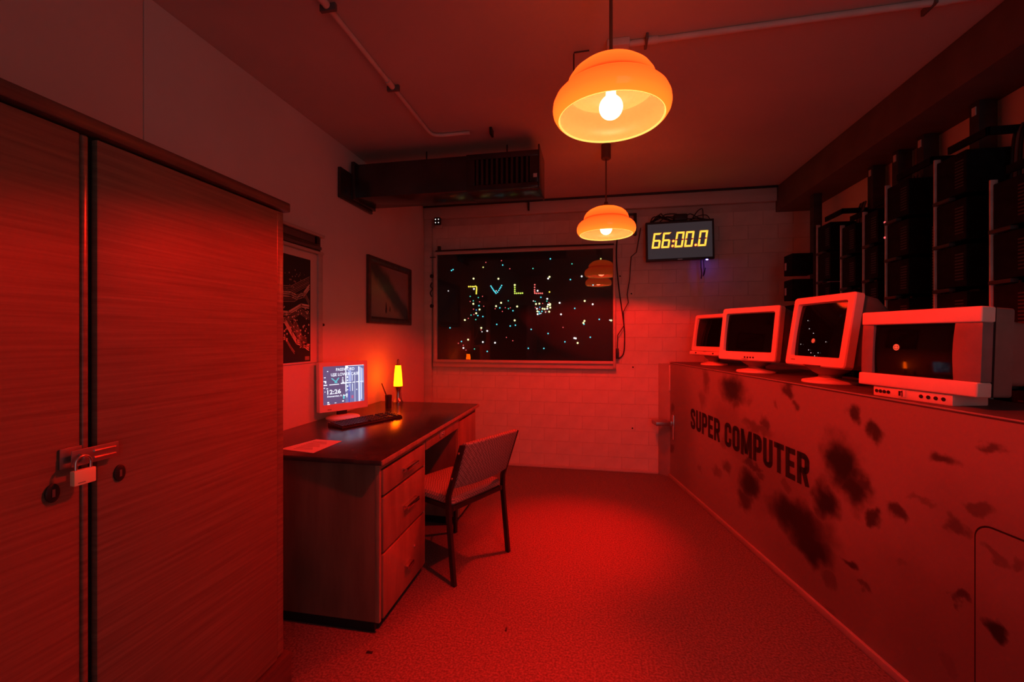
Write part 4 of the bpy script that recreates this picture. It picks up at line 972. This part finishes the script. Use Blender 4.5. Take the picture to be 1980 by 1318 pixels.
# wide set with side speakers, standing on a console strip
L4 = thing('tube_television', 'wide tube set with grey speaker sides, nearest on the counter over a knobbed console', 'monitor', (1.169 + 0.05, 1.862 + 0.015, 1.06), face_rz(n4), 'old tube monitors on the counter')
w4, h4 = 0.428, 0.300
T4 = Matrix.Translation((0, -0.055, 0.040)) @ Matrix.Rotation(math.radians(-2.5), 4, 'X')
MB(T4).box(-w4 / 2, w4 / 2, 0.0, 0.055, h4 - 0.053, h4).build('top_rim', 'beige', L4, 0.006, 3)
MB(T4).box(-w4 / 2 - 0.002, w4 / 2 - 0.002, -0.004, 0.055, 0.0, 0.050).build('bottom_rim', 'beige', L4, 0.006, 3)
def spk(x0, x1, cx_):
    rings = []
    for i in range(9):
        t = i / 8; z_ = 0.0505 + (h4 - 0.1035) * t
        e = cx_ * 0.010 * math.sin(PI * t)
        xa, xb = (x0, x1 + e) if cx_ > 0 else (x0 + e, x1)
        rings.append([(xa, 0.005, z_), (xb, 0.008, z_), (xb, 0.05, z_), (xa, 0.05, z_)])
    return MB(T4).loft(rings)
spk(-w4 / 2 + 0.002, -w4 / 2 + 0.048, -0.2).build('speaker', 'grey_bezel', L4, 0.002)
spk(w4 / 2 - 0.080, w4 / 2 - 0.002, -0.6).build('speaker', 'grey_bezel', L4, 0.002)
vs = []; fs = []
for j in range(9):
    for i in range(15):
        u = -1 + 2 * i / 14; v = -1 + 2 * j / 8
        vs.append((-0.016 + u * 0.158, 0.010 + 0.012 * (0.6 * u * u + 0.4 * v * v), 0.1485 + v * 0.099))
for j in range(8):
    for i in range(14):
        a = j * 15 + i; fs.append((a, a + 1, a + 16, a + 15))
g4 = MB(T4).add(vs, fs).build('screen', 'crt_glass', L4)
MB(T4).box(-w4 / 2 + 0.002, w4 / 2 - 0.0015, 0.049, 0.0565, 0.002, h4 - 0.001).build('joint_band', 'gap', L4)
MB(T4).loft([ringy(rrect(w4 - 0.004, h4 - 0.002, 0.010, 4, 0, h4 / 2), 0.055), ringy(rrect(w4 - 0.004, h4 - 0.004, 0.010, 4, 0, h4 / 2), 0.125)], True, True).build('shell', 'shaded_beige_shell', L4)
MB(T4).loft([ringy(rrect(w4 - 0.05, h4 - 0.075, 0.015, 4, 0, h4 / 2 - 0.0), 0.12), ringy(rrect(w4 - 0.08, h4 - 0.09, 0.02, 4, 0, h4 / 2 - 0.005), 0.30)], False, True).build('tube_housing', 'shaded_beige_shell', L4)
con = MB().box(-0.155, 0.135, -0.050, 0.09, 0.0, 0.039).build('console', 'beige', L4, 0.003)
for xx in (-0.140, -0.124, -0.108, -0.091, 0.032, 0.057, 0.082, 0.107):
    MB().lathe([(0.0068, 0), (0.0068, 0.002), (0.004, 0.0025)], 14, Matrix.Translation((xx, -0.050, 0.020)) @ Matrix.Rotation(PI / 2, 4, 'X')).build('socket', 'black_print', con)
MB().box(-0.052, -0.022, -0.0535, -0.05, 0.008, 0.036).build('emblem_plate', 'beige', con, 0.001)
MB().box(-0.048, -0.040, -0.0545, -0.0535, 0.012, 0.03).box(-0.036, -0.033, -0.0545, -0.0535, 0.010, 0.033).box(-0.048, -0.036, -0.0545, -0.0535, 0.026, 0.03).build('emblem', 'black_print', con)
# a simple glowing face on two of the screens
def face(g, T, x, z, y, r):
    f = MB(T).add([(x + r * math.cos(2 * PI * j / 24), y, z + r * math.sin(2 * PI * j / 24)) for j in range(24)], [tuple(range(24))]).build('face_picture', 'face_glow', g, smooth=False)
    mbx = MB(T)
    for s in (-1, 1): mbx.box(x + s * r * .42 - r * .22, x + s * r * .42 + r * .22, y - 0.0006, y - 0.0002, z + r * .22, z + r * .36)
    pts = [(x + r * .62 * math.cos(a), y - 0.0004, z - r * .05 + r * .5 * math.sin(a)) for a in [PI + PI * i / 10 for i in range(11)]]
    mbx.tube(pts, r * 0.06, 4)
    mbx.build('face_lines', 'black_print', f, smooth=False)
face(g4, T4, -0.070, 0.158, 0.0085, 0.0125)
face(g3, T3, -0.028, 0.135, 0.0085, 0.012)
for (gx, gz) in ((-0.09, 0.245), (-0.07, 0.20), (-0.035, 0.175), (-0.115, 0.115), (0.06, 0.13), (-0.05, 0.085), (-0.03, 0.07), (0.02, 0.072), (0.0, 0.055)):
    MB(T3).lathe([(0.0022, 0), (0.0004, 0.0008)], 8, Matrix.Translation((gx, 0.0085, gz)) @ Matrix.Rotation(PI / 2, 4, 'X')).build('reflection_dot', 'led_w', g3)  # glowing specks painted on as the light board's reflection in the glass

# tiny litter on the carpet
tag(MB().box(-0.918, -0.892, 1.625, 1.637, 0.0, 0.004).build('scrap', 'black_plastic', None, 0.001), 'tiny dark scrap on the carpet before the near desk corner', 'scrap', 'scraps on the carpet')
tag(MB().box(-0.385, -0.377, 1.86, 1.885, 0.0, 0.004).build('scrap', 'black_plastic', None, 0.001), 'tiny dark sliver on the carpet in front of the chair', 'scrap', 'scraps on the carpet')

# ------------------------------------------------------------------ equipment racks behind the counter
RX = 1.60
RK = [(2.10, 1.94, 'nearest equipment rack, behind the wide tube set at the right edge'), (2.395, 2.14, 'second equipment rack from the right edge, rail topping above the rest'), (2.746, 2.14, 'third equipment rack from the right edge, two red lights on its rail'),
      (2.95, 2.05, 'narrow equipment rack between the red-lit one and the tall tube monitor'), (3.19, 2.03, 'equipment rack above the tall tilted tube monitor'), (3.50, 2.11, 'equipment rack with wide plain boxes second nearest the far wall')]
modw, modh = 0.150, 0.185
mod_me = {}
def module_mesh(w):
    if w not in mod_me:
        mb = MB().box(0, 0.24, -w, -0.004, 0, modh)
        mod_me[w] = mb.mesh('module', 'rack_black', 0.003, 1)
        mv = MB()
        for k in range(9):
            mv.box(-0.0012, 0.001, -w + 0.014, -w + 0.06, 0.03 + k * 0.014, 0.036 + k * 0.014)
        mod_me[(w, 'v')] = mv.mesh('vent_slots', 'rack_post', 0, 1, False)
    return mod_me[w]
for i, (ry, rz_, lab) in enumerate(RK):
    w = (RK[i - 1][0] if i else 1.80); gapw = ry - w
    mw = round(min(0.17, gapw * 0.62), 3)
    rk = thing('equipment_rack', lab, 'rack', (RX, ry, 0), 0, 'equipment racks behind the counter')
    MB().box(-0.004, 0.022, -0.003, 0.005, 0.0, rz_).build('rail', 'rack_pale', rk, 0.001)
    MB().box(0.20, 0.275, -gapw + 0.03, -gapw + 0.085, 0.0, 2.423).build('post', 'rack_post', rk, 0.002)
    MB().box(0.196, 0.20, -gapw + 0.045, -gapw + 0.067, 2.36, 2.40).build('tag', 'label_white', rk)
    zt = rz_ - 0.02; k = 0
    while zt > 0.98:
        md = link('module', module_mesh(mw), rk, (0.004, 0, zt - modh))
        link('vent_slots', mod_me[(mw, 'v')], md)
        if k: MB().box(-0.008, 0.02, -mw * 0.55, 0.004, zt + 0.004, zt + 0.020).build('latch_tab', 'rack_post', rk, 0.002)
        zt -= modh + 0.022; k += 1
    MB().box(0.05, 0.27, -gapw * 0.72, -gapw * 0.72 + 0.012, rz_ + 0.02, rz_ + 0.055).box(0.05, 0.062, -gapw * 0.72, 0.0, rz_ + 0.02, rz_ + 0.055).build('bracket', 'rack_black', rk, 0.002)
    MB().box(0.10, 0.108, -mw - gapw * 0.18, -mw - 0.012, 1.2, rz_ - 0.28).build('perforated_plate', 'perf', rk)
    for c in range(4):
        yy = -mw - min(0.02 + c * 0.018, (gapw - mw) * (0.2 + 0.17 * c))
        MB().tube(spline([(0.13 + 0.01 * c, yy, 0.9), (0.12, yy - 0.01, 1.25), (0.14, yy + 0.006 * (c % 3 - 1), 1.6), (0.15, yy - 0.01, rz_ - 0.05), (0.18, yy, 2.2)]), 0.006, 6).build('cable', ('cable', 'cable_grey')[c % 2], rk)
    if i == 2:
        for z_ in (1.935, 1.85):
            MB().lathe([(0.006, 0), (0.005, 0.004), (0.0005, 0.006)], 10, Matrix.Translation((-0.004, 0.001, z_)) @ Matrix.Rotation(-PI / 2, 4, 'Y')).build('indicator', 'led_r', rk)
rk = thing('box_rack', 'slim rack of three small stickered black boxes, nearest the far wall', 'rack', (1.60, 3.93, 0), 0, 'equipment racks behind the counter')
MB().box(0.10, 0.16, -0.16, -0.10, 0, 2.423).build('post', 'rack_post', rk, 0.002)
for k in range(4):
    zt = 1.96 - k * 0.205
    md = MB().box(-0.05, 0.12, -0.15, 0.0, zt - 0.165, zt).build('module', 'rack_black', rk, 0.004)
    MB().box(-0.052, -0.05, -0.05, -0.02, zt - 0.12, zt - 0.06).build('sticker', 'label_white', md)
